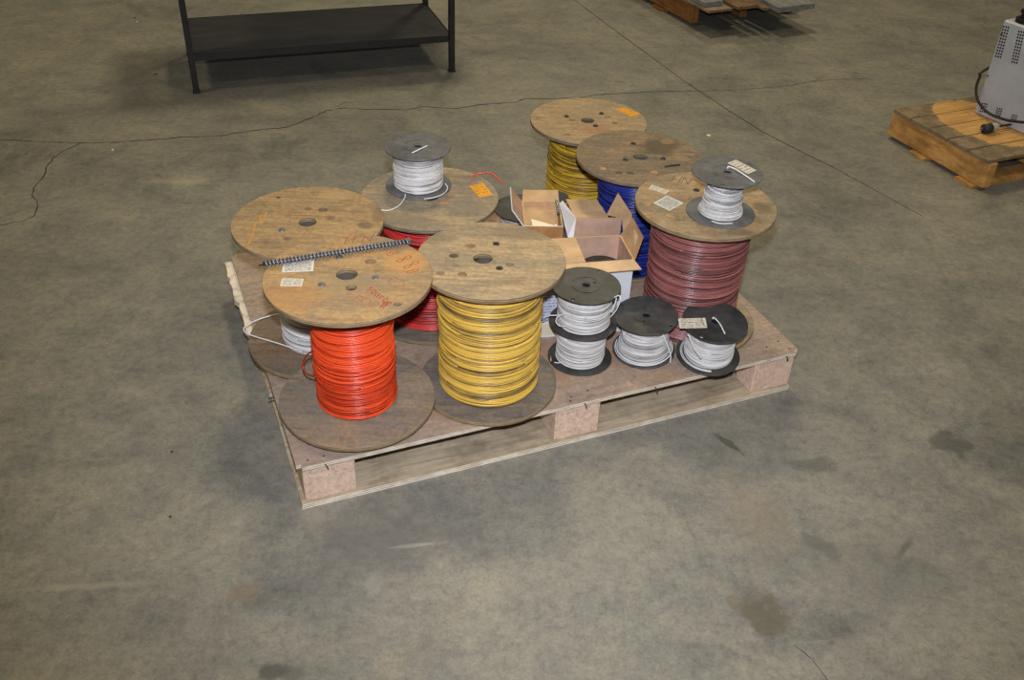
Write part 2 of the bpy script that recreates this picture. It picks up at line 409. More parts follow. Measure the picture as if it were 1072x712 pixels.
# ---------------------------------------------------------------- floor
k = NT('concrete_floor', 0.5, 0.3)
p = k.n('ShaderNodeTexCoord').outputs['Object']
big = k.noise(p, 0.75, 5, 0.55, 0.4)
mid = k.noise(k.coord(loc=(3, 1, 0)), 3.2, 9, 0.68, 0.5)
strk = k.noise(k.coord(scale=(1.2, 2.6, 1), rot=(0, 0, 0.6), loc=(1, 6, 0)), 2.6, 9, 0.7, 0.6)
fine = k.noise(p, 150, 3, 0.8); gr = k.noise(k.coord(loc=(7, 7, 7)), 42, 7, 0.8, 0.2)
blot = k.noise(k.coord(loc=(8, 2, 0)), 1.9, 10, 0.72, 0.9)
f = k.math('ADD', k.math('MULTIPLY', big, 0.25), k.math('ADD', k.math('MULTIPLY', mid, 0.50), k.math('MULTIPLY', strk, 0.25)))
col = k.ramp(f, [(0.33, lin((108, 107, 102))), (0.48, lin((132, 130, 122))), (0.63, lin((151, 146, 132)))])
col = k.mix(k.maprange(blot, 0.53, 0.70, 0, 0.55), col, lin((98, 97, 93)))
col = k.mix(k.maprange(k.noise(k.coord(loc=(2, 9, 3)), 2.6, 8, 0.7, 0.6), 0.58, 0.74, 0, 0.4), col, lin((154, 141, 120)))
col = k.mix(1.0, col, k.ramp(fine, [(0.30, (0.80, 0.80, 0.79)), (0.62, (1.05, 1.05, 1.05))]), 'MULTIPLY')
col = k.mix(1.0, col, k.ramp(gr, [(0.38, (0.80, 0.80, 0.81)), (0.5, (1, 1, 1)), (0.62, (1.14, 1.13, 1.10))]), 'MULTIPLY')
m2 = k.noise(k.coord(loc=(5, 5, 2)), 11, 9, 0.72, 0.4)
col = k.mix(1.0, col, k.ramp(m2, [(0.36, (0.86, 0.87, 0.89)), (0.50, (1, 1, 1)), (0.66, (1.10, 1.07, 1.03))]), 'MULTIPLY')
spk = k.ramp(k.noise(k.coord(loc=(1, 1, 7)), 34, 6, 0.8), [(0.28, (0.62, 0.62, 0.60)), (0.36, (1, 1, 1))])
col = k.mix(0.7, col, spk, 'MULTIPLY')
wn = k.n('ShaderNodeTexNoise'); wn.inputs['Scale'].default_value = 22; wn.inputs['Detail'].default_value = 6; k.l(p, wn.inputs['Vector'])
wf = k.math('MULTIPLY', k.math('SUBTRACT', wn.outputs['Fac'], 0.5), 2.4)
# oil spots, scuffs, chalky scrapes, a broad darker patch and painted corner dimming where the photograph shows them
for (px, py, rx, ry, an, c, amt) in (
        (801, 645, 0.048, 0.046, 0, (96, 90, 76), 0.75), (765, 628, 0.02, 0.018, 0, (112, 100, 82), 0.55),
        (996, 463, 0.055, 0.045, 0, (74, 72, 68), 0.6), (1050, 470, 0.07, 0.04, 0, (92, 90, 86), 0.4),
        (850, 487, 0.06, 0.03, 0.1, (84, 84, 80), 0.55), (857, 570, 0.05, 0.02, -0.9, (86, 86, 82), 0.5),
        (765, 466, 0.05, 0.010, -0.9, (78, 74, 62), 0.7), (283, 702, 0.030, 0.022, 0, (72, 70, 66), 0.7),
        (305, 706, 0.03, 0.02, 0, (84, 82, 78), 0.5), (948, 573, 0.04, 0.01, 0.9, (80, 78, 74), 0.6),
        (435, 571, 0.06, 0.006, 0.2, (190, 186, 178), 0.55), (392, 612, 0.02, 0.035, 0, (164, 160, 152), 0.4),
        (90, 614, 0.14, 0.008, 0.12, (176, 168, 148), 0.35), (190, 190, 0.10, 0.02, 0.1, (190, 176, 146), 0.35),
        (255, 620, 0.03, 0.03, 0, (130, 108, 88), 0.4),
        (400, 560, 0.16, 0.10, 0.2, (108, 105, 100), 0.5),  # broad soft patch, darker than the floor around it
        (905, 590, 0.16, 0.12, 0.1, (108, 106, 100), 0.35),  # mild corner dimming of the light, painted into the floor colour
        (790, 540, 0.07, 0.11, 0.3, (150, 132, 108), 0.35), (684, 112, 0.07, 0.13, 0, (100, 96, 86), 0.45),
        (300, 125, 0.20, 0.05, 0.1, (112, 106, 92), 0.3), (850, 150, 0.08, 0.05, 0, (104, 100, 90), 0.45)):
    q = at(px, py, 0)
    mp = k.n('ShaderNodeMapping'); mp.vector_type = 'TEXTURE'
    mp.inputs['Location'].default_value = q; mp.inputs['Rotation'].default_value = (0, 0, an); mp.inputs['Scale'].default_value = (rx, ry, 1)
    k.l(p, mp.inputs['Vector'])
    ln = k.n('ShaderNodeVectorMath', operation='LENGTH'); k.l(mp.outputs[0], ln.inputs[0])
    d = k.math('ADD', ln.outputs['Value'], wf)
    soft = max(rx, ry) > 0.075
    col = k.mix(k.maprange(d, 1.7 if soft else 1.3, 0.1 if soft else 0.6, 0, amt), col, lin(c))
k.color(col)
rg = k.maprange(f, 0.35, 0.65, 0.42, 0.62); k.l(rg, k.b.inputs['Roughness'])
k.bump(k.math('ADD', mid, k.math('MULTIPLY', fine, 0.15)), 0.10, 0.004)
bm = bmesh.new(); bmesh.ops.create_grid(bm, x_segments=1, y_segments=1, size=9)
bmesh.ops.translate(bm, verts=bm.verts, vec=(0, 5, 0))
floor = obj('floor', bm, k.m); floor['kind'] = 'structure'; floor['label'] = 'stained grey-brown concrete floor with hairline cracks'
M['crack'] = plain('crack_dirt', (58, 54, 46), 0.9)
M['joint'] = plain('joint_dirt', (70, 66, 56), 0.9)
def ribbon(name, pxs, w, mat, jit=0.0, wj=0.4, sub=6):
    pts = [at(x, y, 0) for x, y in pxs]; dense = []
    for a, b in zip(pts[:-1], pts[1:]):
        for i in range(sub): dense.append(a.lerp(b, i / sub))
    dense.append(pts[-1]); bm = bmesh.new(); prev = None; n = len(dense)
    for i, q in enumerate(dense):
        t = (dense[min(i + 1, n - 1)] - dense[max(i - 1, 0)]).normalized(); nn = Vector((-t.y, t.x, 0))
        q = q + nn * random.uniform(-jit, jit); hw = w * random.uniform(1 - wj, 1 + wj) / 2
        a, b = bm.verts.new(q + nn * hw + Vector((0, 0, 0.0006))), bm.verts.new(q - nn * hw + Vector((0, 0, 0.0006)))
        if prev: bm.faces.new((prev[0], prev[1], b, a))
        prev = (a, b)
    o = obj(name, bm, mat, floor); return o
ribbon('control_joint', [(596, -4), (655, 40), (715, 84), (760, 114), (800, 139), (845, 162), (872, 175)], 0.0055, M['joint'], 0.0006, 0.25)
ribbon('control_joint', [(872, 175), (894, 187), (925, 204), (965, 226)], 0.003, M['joint'], 0.0008, 0.5)
ribbon('floor_crack', [(-5, 146.5), (30, 147.5), (60, 148.5), (84, 150), (120, 149), (151, 147), (190, 144), (236, 141.6), (262, 137), (300, 133.5), (325, 124), (342, 116), (360, 113), (385, 114.5), (425, 115), (443, 111.5), (478, 114), (500, 110), (540, 107), (549, 103.5), (605, 103), (622, 99.5), (643, 98), (669, 97), (673, 96), (720, 95.5), (752, 95)], 0.005, M['crack'], 0.0035, 0.5, 5)
ribbon('floor_crack', [(752, 95), (775, 94), (800, 92), (830, 89), (850, 85), (880, 83), (910, 82)], 0.0025, M['crack'], 0.004, 0.5, 5)
ribbon('floor_crack', [(84, 150), (62, 160), (50, 172), (46, 184), (36, 197), (33, 205), (40, 212), (36, 226), (25, 231), (0, 236)], 0.0035, M['crack'], 0.004, 0.5, 4)
ribbon('floor_crack', [(342, 116), (355, 111), (362, 106)], 0.002, M['crack'], 0.003, 0.5, 4)
ribbon('floor_crack', [(832, 676), (850, 690), (868, 714)], 0.0014, M['crack'], 0.001, 0.5, 5)
ribbon('floor_crack', [(420, 255), (400, 275)], 0.001, M['crack'], 0.001, 0.5, 4)

# ---------------------------------------------------------------- main pallet
PH = 0.13
YAW = 0.40091; EX = Vector((math.cos(YAW), math.sin(YAW), 0)); EY = Vector((-EX.y, EX.x, 0))
PO = Vector((-0.47189, 1.5802, 0)); PW, PD = 1.36, 0.985
deck_spots = [(0.75, 0.18, 0.25, 0.10, (176, 128, 96), 0.5), (0.12, 0.06, 0.16, 0.08, (160, 140, 130), 0.5), (0.40, 0.08, 0.12, 0.05, (150, 110, 92), 0.4)]
M['deck'] = plywood('pallet_plywood', (186, 157, 132), (168, 136, 110), (160, 142, 128), (178, 138, 104), 0.1, 2.0, 0.5, 0.5, deck_spots)
M['deck_edge'] = ply_edge('pallet_plywood_edge', (232, 220, 200), (176, 160, 140))
M['under'] = rough_wood('dusty_plank', (196, 180, 154), (160, 144, 120), 4)
def chipboard(name):
    k = NT(name, 0.85, 0.15); v = k.coord()
    x = k.n('ShaderNodeTexVoronoi'); x.inputs['Scale'].default_value = 170; k.l(v, x.inputs['Vector'])
    n1 = k.noise(v, 60, 4, 0.7)
    c1 = k.ramp(n1, [(0.3, lin((206, 174, 150))), (0.7, lin((236, 208, 186)))])
    sp = k.n('ShaderNodeSeparateColor'); k.l(x.outputs['Color'], sp.inputs[0])
    k.color(k.mix(1.0, c1, k.ramp(sp.outputs[0], [(0.0, (0.84, 0.82, 0.80)), (0.4, (1, 1, 1))]), 'MULTIPLY')); k.bump(n1, 0.4, 0.002); return k.m
M['chip'] = chipboard('pressed_chip_block')
pal = thing('wooden_pallet', 'plywood topped wooden pallet with pressed chip blocks carrying the wire reels', 'pallet', PO, (0, 0, YAW))
bm = bmesh.new(); add_box(bm, (PW / 2, PD / 2, PH - 0.0065), (PW, PD, 0.013))
for v in bm.verts:
    if v.co.x > PW - 0.01 and v.co.y < 0.01: v.co.x -= 0.004
bmesh.ops.bevel(bm, geom=[e for e in bm.edges if abs(e.verts[0].co.z - e.verts[1].co.z) > 0.01], offset=0.012, segments=2, affect='EDGES')
dk = obj('deck_panel', bm, [M['deck'], M['deck_edge']], pal)
for q in dk.data.polygons:
    if abs(q.normal.z) < 0.5: q.material_index = 1
for i, x in enumerate((0.0, 0.645, PW - 0.125)):
    for j, y in enumerate((0.0, PD / 2 - 0.06, PD - 0.125)):
        bwid = 0.122 if j == 0 else 0.12
        x0 = x if i != 0 else 0.012
        box('block', (x0 + bwid / 2 - (0.006 if i == 2 else 0), y + 0.0625 + (0.006 if j == 0 else 0), 0.065), (bwid, 0.118, 0.1035), M['chip'], pal, random.uniform(-0.02, 0.02), 0.002)
for j, y in enumerate((0.0, PD / 2 - 0.06, PD - 0.125)):
    bm = bmesh.new(); add_box(bm, (PW / 2 - 0.004, y + 0.0625, 0.00665), (PW - 0.012, 0.125, 0.013), 0, 0, 0.002)
    o = obj('bottom_board', bm, [M['under'], M['deck_edge']], pal)
    for q in o.data.polygons:
        if abs(q.normal.z) < 0.5: q.material_index = 1
for x in (0.004, PW - 0.129):
    for (y0, y1) in ((0.130, PD / 2 - 0.065), (PD / 2 + 0.07, PD - 0.130)):
        bm = bmesh.new(); add_box(bm, (x + 0.0605, (y0 + y1) / 2, 0.00665), (0.125, y1 - y0, 0.013), 0, 0, 0.003)
        o = obj('bottom_board', bm, [M['under'], M['deck_edge']], pal)
# ragged veneer strip along the left side, seen below the deck edge
def inv_pal(v):
    d = v - PO; return Vector((d.dot(EX), d.dot(EY), v.z))
rnd = random.Random(3)
bm = bmesh.new(); prev = None
for i in range(25):
    y = 0.50 + 0.47 * i / 24
    ox = -0.012 - rnd.uniform(0, 0.008) - (0.006 if i > 12 else 0)
    ring = [bm.verts.new(c) for c in ((0.03, y, 0.1165), (ox, y, 0.1165), (ox - 0.002, y, 0.103 + rnd.uniform(-0.003, 0.003)), (0.03, y, 0.104))]
    if prev:
        for a in range(4): bm.faces.new((prev[a], prev[(a + 1) % 4], ring[(a + 1) % 4], ring[a]))
    else: bm.faces.new(ring)
    prev = ring
bm.faces.new(prev[::-1]); bmesh.ops.recalc_face_normals(bm, faces=bm.faces)
obj('edge_board', bm, M['deck_edge'], pal)
# nail heads in the deck and bent nails in its front edge
for (px, py) in ((324, 465), (322, 482), (339, 477.5), (598, 416), (615, 409), (597, 420), (814.5, 357.5), (802.5, 363.5), (826, 365)):
    q = inv_pal(at(px, py, PH)); cyl('nail_head', (q.x, q.y, PH + 0.0004), 0.0028, 0.0010, M['nail'], pal, 10)
for (px, dx) in ((340, 0.006), (612, 0.003), (685, 0.008), (768, 0.006), (823.5, 0.002), (824, -0.002)):
    t = (px - 310) / 529.0; x = (t * 0.83) / (1 - 0.17 * t) * PW if False else None
    y = 490 + (px - 310) * (367.6 - 490.8) / (838.9 - 310.7) + 4
    q = inv_pal(at(px, y, PH - 0.008)); 
    tube('nail', [(q.x, 0.004, PH - 0.006), (q.x + dx * 0.5, -0.005, PH - 0.0075), (q.x + dx, -0.008, PH - 0.016)], 0.0016, M['dark_steel'], pal, 6, 4)
q = inv_pal(at(277, 418, PH - 0.008)); tube('nail', [(0.01, q.y, PH - 0.010), (-0.008, q.y + 0.002, PH - 0.010), (-0.014, q.y + 0.001, PH - 0.012)], 0.0024, M['dark_steel'], pal, 6, 4)
# splinters of the torn veneer under the deck edge
for (px, py) in ((771, 398), (780, 395), (758, 400), (546, 440), (560, 437), (575, 433), (590, 431), (500, 452)):
    q = inv_pal(at(px, py, PH - 0.02))
    bm = bmesh.new()
    for s in range(4):
        a = rnd.uniform(-0.02, 0.02); add_box(bm, (q.x + a, 0.012 + rnd.uniform(0, 0.01), PH - 0.0145), (rnd.uniform(0.008, 0.02), 0.002, 0.003), rnd.uniform(-0.6, 0.6))
    obj('splinter', bm, M['deck_edge'], pal)

# ---------------------------------------------------------------- big wooden reels
TH = 0.0118
P_FRONT = dict(light=(198, 156, 100), dark=(164, 120, 70), grey=(140, 120, 94), stain=(214, 150, 76))
def wood_reel(label, x, y, zb, R, h, Rb, rc, wire, seed, top_mat, edge_mat, bot_mat, d=0.0046, holes=(), bolts=(), plugs=(), wild=1.0, extra=0.35, bulge=0.0, ztop=None, hole_r=0.0235, hole_px=None):
    t = thing('cable_reel', label, 'cable reel', (x, y, zb), group='big wooden wire reels on the pallet')
    zt = h
    L = lambda px, py: (at(px, py, zb + h) - Vector((x, y, zb)))
    hs = [(0, 0, hole_r)] if hole_px is None else [(*L(*hole_px)[:2], hole_r)]
    hs += [(*L(a, b)[:2], r) for a, b, r in holes]
    disc('top_flange', R, TH, hs, [top_mat, edge_mat], t, zt)
    disc('bottom_flange', Rb, TH, [(0, 0, hole_r)], [bot_mat, edge_mat], t, TH)
    bm = bmesh.new()                     # the tube between the flanges, seen through the centre hole
    hx, hy = (hs[0][0], hs[0][1])
    for r_, fl_ in ((rc * 0.55, False), (hole_r + 0.004, True)):
        bmesh.ops.create_cone(bm, cap_ends=False, segments=32, radius1=r_, radius2=r_, depth=h - 2 * TH)
    bmesh.ops.translate(bm, verts=bm.verts, vec=(hx * 0.5, hy * 0.5, h / 2)); obj('hub', bm, M['hub'], t, True)
    rn = random.Random(seed); p1, p2 = rn.uniform(0, 6), rn.uniform(0, 6)
    prof = lambda u: rc + bulge * math.sin(PI * u) + 0.0011 * math.sin(5 * u + p1) + 0.0006 * math.sin(13 * u + p2)
    coil('wire_coil', prof, TH + 0.0005, h - TH - 0.0005, d, wire, t, seed, 64, 5, wild, extra)
    for (px, py, *mm) in bolts:
        q = L(px, py); bm = bmesh.new()
        bmesh.ops.create_cone(bm, cap_ends=True, segments=16, radius1=0.0085, radius2=0.0078, depth=0.002)
        g = bmesh.ops.create_cone(bm, cap_ends=True, segments=6, radius1=0.0048, radius2=0.0046, depth=0.0028)['verts']
        bmesh.ops.translate(bm, verts=g, vec=(0, 0, 0.002)); bmesh.ops.translate(bm, verts=bm.verts, vec=(q.x, q.y, zt + 0.001))
        obj('bolt', bm, mm[0] if mm else M['steel'], t)
    for (px, py, r, mt) in plugs:
        q = L(px, py)
        bm = bmesh.new(); bmesh.ops.create_cone(bm, cap_ends=True, segments=18, radius1=r, radius2=r * 0.93, depth=0.0016)
        bmesh.ops.scale(bm, vec=(1.15, 0.9, 1), verts=bm.verts); bmesh.ops.translate(bm, verts=bm.verts, vec=(q.x, q.y, zt + 0.0003)); obj('wood_plug', bm, mt, t)
    return t
def reel_label(t, h, pxs, mat, name='label'):
    o = Vector(t.location); z = o.z + h
    return quad(name, [at(a, b, z + 0.0003) - o for a, b in pxs], mat, t)

def local(x, y, z, px, py): q = at(px, py, z) - Vector((x, y, 0)); return q.x, q.y
E1 = ply_edge('reel_plywood_edge', (162, 140, 106), (118, 98, 72))
E2 = ply_edge('weathered_plywood_edge', (144, 128, 104), (100, 88, 72))

# A: orange wire, front left corner, its flanges riding on the white reel's
ax, ay, az, ah = -0.3664, 1.7989, PH + 0.0256 + 0.0008, 0.3529
A_top = plywood('orange_brown_plywood', (196, 154, 98), (166, 124, 76), (146, 128, 102), (214, 154, 78), 0.9, 1.0, 0.6, 0.65,
    [(*local(ax, ay, .509, 300, 310), 0.09, 0.06, (190, 134, 76), 0.4), (*local(ax, ay, .509, 425, 275), 0.06, 0.05, (212, 156, 88), 0.5), (*local(ax, ay, .509, 372, 300), 0.10, 0.05, (152, 132, 104), 0.5)])
A_bot = plywood('worn_brown_plywood', (156, 134, 110), (126, 110, 94), (132, 124, 114), (176, 138, 92), 1.4, 5.0, 0.7, 0.5)
RA = wood_reel('wooden cable reel of orange wire with red marker writing and a spring on top', ax, ay, az, 0.1851, ah, 0.1860, 0.0925, M['orange_wire'], 11, A_top, E1, A_bot, 0.0042,
    holes=[(367.8, 301, 0.0118), (416, 318.5, 0.0078)], bolts=[(355, 269.5), (393, 290.5), (336.7, 298)],
    plugs=[(388, 274, 0.012, M['knot'])], hole_px=(363, 287), extra=0.25, wild=0.8)
za = az + ah
writing('H', (360.3, 255.5), (14, -2.4), (2, -7.5), za, RA, M['red_marker'])
writing('N', (378.5, 254.2), (15, -2.2), (2, -7), za, RA, M['red_marker'])
for ch, p0, rr, uu in (('0', (403, 266.5), (6, 2.6), (11, -5)), ('8', (413.5, 273), (6, 3.0), (14, -6)), ('8', (421.5, 279.5), (6, 3.2), (14, -7)), ('0', (424, 284.5), (4, 3.0), (12.5, -3.5))):
    writing(ch, p0, rr, uu, za, RA, M['red_marker'])
writing('source', (383.5, 303), (4.7, 3.6), (6.5, -5), za, RA, M['red_marker'], 0.0012)
writing('50', (404, 294), (10, 6.5), (7, -5), za, RA, M['faint_marker'], 0.0009, adv=0.75)
writing('25', (362, 307.5), (13, 2.2), (9, -4.5), za, RA, M['faint_marker'], 0.001, adv=1.0)
writing('500', (367.5, 315.5), (11, 3.6), (7, -6), za, RA, M['faint_marker'], 0.001, adv=0.75)
writing('#', (396.5, 322.5), (9, 1.0), (4, -7), za, RA, M['red_marker'], 0.0012)
reel_label(RA, ah, [(295, 285.3), (328, 284), (329, 272), (296.5, 277)], M['list_print'])['label'] = 'white label with a printed list'
reel_label(RA, ah, [(293, 299.7), (316, 300), (318, 292), (295.5, 291.5)], M['white_print'])['label'] = 'small cream printed label'
oA = Vector((ax, ay, az))
tube('wire_end', [at_y(a, b, y) - oA for a, b, y in ((330, 367, 1.745), (324, 369.5, 1.76), (318.5, 376, 1.765), (317.3, 385, 1.76), (322, 392, 1.745), (331, 394.5, 1.725))], 0.0021, M['orange_wire'], RA, 7, 8, 0.1)

# B: yellow wire, front middle
bx, by, bz, bh = -0.0561, 1.9199, PH + 0.0008, 0.3651
B_top = plywood('pale_weathered_plywood', (198, 166, 118), (150, 124, 88), (150, 134, 108), (206, 160, 98), 0.42, 8.0, 0.6, 0.35,
    [(*local(bx, by, .495, 545, 245), 0.10, 0.035, (130, 116, 94), 0.5), (*local(bx, by, .495, 455, 248), 0.06, 0.03, (120, 108, 90), 0.55)])
B_bot = plywood('grey_worn_plywood', (142, 126, 106), (110, 98, 86), (116, 108, 100), (156, 126, 90), 0.3, 9.0, 0.8, 0.3)
RB = wood_reel('wooden cable reel full of bright yellow wire at the middle of the front edge', bx, by, bz, 0.1732, bh, 0.1720, 0.1215, M['yellow_wire'], 12, B_top, E1, B_bot, 0.0046,
    holes=[(533.8, 276.6, 0.0085)], bolts=[(519.4, 255.4, M['dark_steel']), (522.8, 281, M['dark_steel'])],
    plugs=[(492.5, 257.7, 0.011, M['knot']), (475, 268, 0.010, M['dark_knot']), (484, 287.4, 0.010, M['knot']), (461, 286, 0.009, M['knot'])], hole_px=(505.5, 270.5), extra=0.5, wild=1.5, hole_r=0.0225)
oB = Vector((bx, by, bz))
tube('wire_end', [at(557, 371, 0.21) - oB, at(560, 366.5, 0.215) - oB, at(563.5, 365, 0.215) - oB], 0.002, M['black_wire'], RB, 6, 5)
tube('wire_end', [at(555, 357, 0.235) - oB, at(559.5, 355.5, 0.235) - oB, at(561, 357.5, 0.232) - oB], 0.002, M['black_wire'], RB, 6, 5)

# C: white wire, left rear
cx, cy, cz, ch_ = -0.5065, 2.0593, PH + 0.0128 + 0.0008, 0.3537
C_top = plywood('scraped_brown_plywood', (186, 148, 96), (152, 116, 72), (140, 120, 92), (204, 158, 96), 1.72, 14.0, 0.5, 0.5,
    [(*local(cx, cy, .4965, 383, 236), 0.022, 0.018, (110, 96, 76), 0.7), (*local(cx, cy, .4965, 397, 225), 0.02, 0.05, (124, 104, 80), 0.6), (*local(cx, cy, .4965, 350, 205), 0.05, 0.03, (196, 166, 116), 0.4)])
RC = wood_reel('scraped wooden cable reel with little white wire at the left edge', cx, cy, cz, 0.1828, ch_, 0.1830, 0.092, M['white_wire'], 13, C_top, E1, plywood('dark_worn_plywood', (142, 114, 86), (108, 88, 68), (112, 104, 96), (140, 106, 72), 0.7, 15.0, 0.5, 0.3), 0.0032,
    holes=[(338, 219.5, 0.0105)], bolts=[(295, 241)], plugs=[(345.8, 228.4, 0.012, M['knot']), (323, 219, 0.009, M['knot']), (301, 250, 0.010, M['knot']), (291.5, 207, 0.005, M['dark_knot'])], hole_px=(322, 232.5), hole_r=0.0215, wild=2.2, extra=0.5)
zc = cz + ch_
writing('V', (269, 236), (10, -1), (4, -13), zc, RC, M['orange_crayon'], 0.0018)
writing('/', (260, 256), (8, -2), (7, -24), zc, RC, M['orange_crayon'], 0.0018)
oC = Vector((cx, cy, cz))
tube('wire_end', [at(a, b, z) - oC for a, b, z in ((316, 368.5, .172), (300, 362.5, .176), (287.6, 358.4, .18), (266.6, 352.2, .185), (257.3, 348.3, .19), (255.4, 343.7, .192), (262.4, 338, .195), (277, 332.3, .20), (290.8, 329, .205), (310, 327, .21))], 0.0017, M['white_wire'], RC, 7, 8, 0.9)

# D: red wire, behind the front pair
dx_, dy, dz, dh = -0.2281, 2.2423, PH + 0.0008, 0.3508
D_top = plywood('grey_plywood', (184, 158, 116), (150, 128, 94), (146, 134, 114), (176, 144, 98), 0.2, 21.0, 0.85, 0.3,
    [(*local(dx_, dy, .481, 420, 230), 0.09, 0.04, (126, 114, 98), 0.6), (*local(dx_, dy, .481, 490, 220), 0.06, 0.03, (128, 118, 102), 0.55)])
RD = wood_reel('grey wooden cable reel of red wire standing under a white spool', dx_, dy, dz, 0.1781, dh, 0.1775, 0.130, M['red_wire'], 14, D_top, E2, B_bot, 0.0044,
    plugs=[(465.7, 212, 0.011, M['pale_knot']), (471, 203.5, 0.008, M['pale_knot']), (493, 186, 0.008, M['knot'])], wild=1.0)
reel_label(RD, dh, [(502, 206.7), (516.2, 204), (505.6, 192), (491, 194.7)], M['orange_print'])['label'] = 'orange printed label'
oD = Vector((dx_, dy, dz)); zd = dz + dh
tube('wire_end', [at(492.5, 185.5, zd) - oD, at(496, 183.5, zd + 0.004) - oD, at(501, 181.5, zd + 0.008) - oD, at(513, 181.3, zd + 0.010) - oD, at(520, 186, zd + 0.006) - oD, at(527, 192.5, zd - 0.002) - oD], 0.0021, M['red_wire'], RD, 7, 6, 0.8)

# E: duller yellow, rear
ex_, ey_, ez, eh = 0.2129, 2.8758, PH + 0.0008, 0.3105
E_top = plywood('tan_plywood', (188, 156, 112), (162, 130, 92), (158, 138, 108), (190, 140, 92), 0.75, 31.0, 0.45, 0.35,
    [(*local(ex_, ey_, .4405, 625, 136), 0.05, 0.03, (176, 120, 80), 0.5)])
RE = wood_reel('wooden cable reel of dull yellow wire, farthest back of all the reels', ex_, ey_, ez, 0.1832, eh, 0.1190, 0.1165, M['dull_yellow_wire'], 15, E_top, E2, B_bot, 0.0046,
    bolts=[(593, 122, M['dark_steel']), (629.6, 119, M['dark_steel']), (623.4, 132, M['dark_steel'])], plugs=[(599, 126, 0.010, M['knot']), (636, 122.4, 0.010, M['knot']), (644, 129, 0.009, M['knot']), (594, 141, 0.009, M['knot'])], hole_px=(615.2, 126), hole_r=0.021, wild=2.4, extra=0.6)
reel_label(RE, eh, [(661.6, 122.4), (669.7, 118.9), (653.8, 113), (643.5, 114.2)], M['orange_print'])['label'] = 'orange printed label'

# F: blue
fx, fy, fz, fh = 0.3379, 2.529, PH + 0.0008, 0.3561
F_top = plywood('dark_grey_plywood', (164, 136, 100), (128, 104, 76), (122, 108, 90), (168, 130, 86), 0.15, 41.0, 0.8, 0.4,
    [(*local(fx, fy, .486, 690, 153), 0.065, 0.06, (92, 82, 66), 0.85), (*local(fx, fy, .486, 698, 148.5), 0.022, 0.022, (150, 128, 98), 0.7), (*local(fx, fy, .486, 635, 150), 0.06, 0.04, (120, 108, 94), 0.5)])
RF = wood_reel('dirty wooden cable reel of blue wire behind the open white box', fx, fy, fz, 0.1784, fh, 0.1120, 0.1050, M['blue_wire'], 16, F_top, E2, B_bot, 0.0042,
    bolts=[(663, 150.6, M['dark_steel']), (654.5, 167.4, M['dark_steel']), (694, 166.3, M['dark_steel'])],
    plugs=[(652.5, 152.8, 0.0115, M['knot']), (631, 176.5, 0.009, M['pale_knot']), (684.6, 180.4, 0.010, M['pale_knot']), (659.5, 181.5, 0.009, M['dark_knot']), (648, 181, 0.009, M['dark_knot'])], hole_px=(670.6, 164), hole_r=0.021, wild=1.4)
zf = fz + fh
oF = Vector((fx, fy, fz))
tube('wire_end', [at(696, 174.6, zf + .002) - oF, at(704, 173, zf + .003) - oF, at(712, 172.6, zf + .002) - oF], 0.0022, M['dark_steel'], RF, 6, 4)

# G: maroon
gx, gy, gz, gh = 0.481, 2.2233, PH + 0.0008, 0.3725
G_top = plywood('tan_grey_plywood', (188, 154, 108), (152, 124, 86), (142, 126, 102), (206, 152, 84), 0.35, 51.0, 0.6, 0.5,
    [(*local(gx, gy, .5026, 798, 217), 0.03, 0.035, (112, 98, 76), 0.7), (*local(gx, gy, .5026, 775, 243), 0.04, 0.02, (110, 98, 80), 0.6), (*local(gx, gy, .5026, 690, 187), 0.05, 0.03, (132, 116, 94), 0.5)])
G_bot = plywood('tan_flange_plywood', (178, 150, 112), (150, 124, 90), (140, 128, 110), (196, 150, 94), 0.5, 55.0, 0.6, 0.4)
RG = wood_reel('wooden cable reel of maroon wire standing under a white spool at the right', gx, gy, gz, 0.1800, gh, 0.1710, 0.1235, M['maroon_wire'], 17, G_top, E1, G_bot, 0.0044,
    bolts=[(729, 199.3, M['dark_steel'])], plugs=[(716.6, 206.8, 0.009, M['pale_knot']), (678, 213.2, 0.009, M['pale_knot']), (701, 225.3, 0.009, M['pale_knot'])], wild=1.1)
RG.children[1].location = (0.018, 0.014, 0)
zg = gz + gh
reel_label(RG, gh, [(679.3, 197.5), (696.7, 203.3), (700.7, 199.9), (682.5, 193.5)], M['white_print'])['label'] = 'small white printed label'
reel_label(RG, gh, [(684, 212.7), (700.7, 220.7), (715.9, 212.7), (698, 204.7)], M['list_print'])['label'] = 'worn white label'
writing('HN', (702.5, 190), (12, 2.2), (3, -6.5), zg, RG, M['grey_pencil'], 0.0012)

# ---------------------------------------------------------------- spring across the orange reel
p0, p1 = at(277, 276.5, za + 0.009), at(428, 253, za + 0.009)
sp = thing('coil_spring', 'grey coiled steel spring lying across the top of the orange wire reel', 'spring', p0)
dv = (p1 - p0); Ls = dv.length; du = dv.normalized(); dn = Vector((-du.y, du.x, 0)); V, Fc = [], []
for h0 in (0,):
    nt = 40; pts = []
    for i in range(nt * 12 + 1):
        a = 2 * PI * i / 12 + h0; pts.append(du * (Ls * i / (nt * 12)) + dn * (0.0062 * math.cos(a)) + Vector((0, 0, 0.0062 * math.sin(a))))
    tube_data(pts, 0.0021, 6, V, Fc)
me = bpy.data.meshes.new('spring_wire'); me.from_pydata([tuple(v) for v in V], [], Fc); mesh_obj('spring_wire', me, sp, [M['spring_steel']], True)
tube('core_rod', [du * -0.004, du * Ls * 0.5, du * (Ls + 0.004)], 0.0046, M['dark_steel'], sp, 8, 4)
tube('end_wire', [du * Ls + Vector((0, 0, 0.002)), at(434, 253.6, za + 0.006) - p0, at(440, 254.5, za + 0.002) - p0], 0.002, M['dark_steel'], sp, 6, 5)
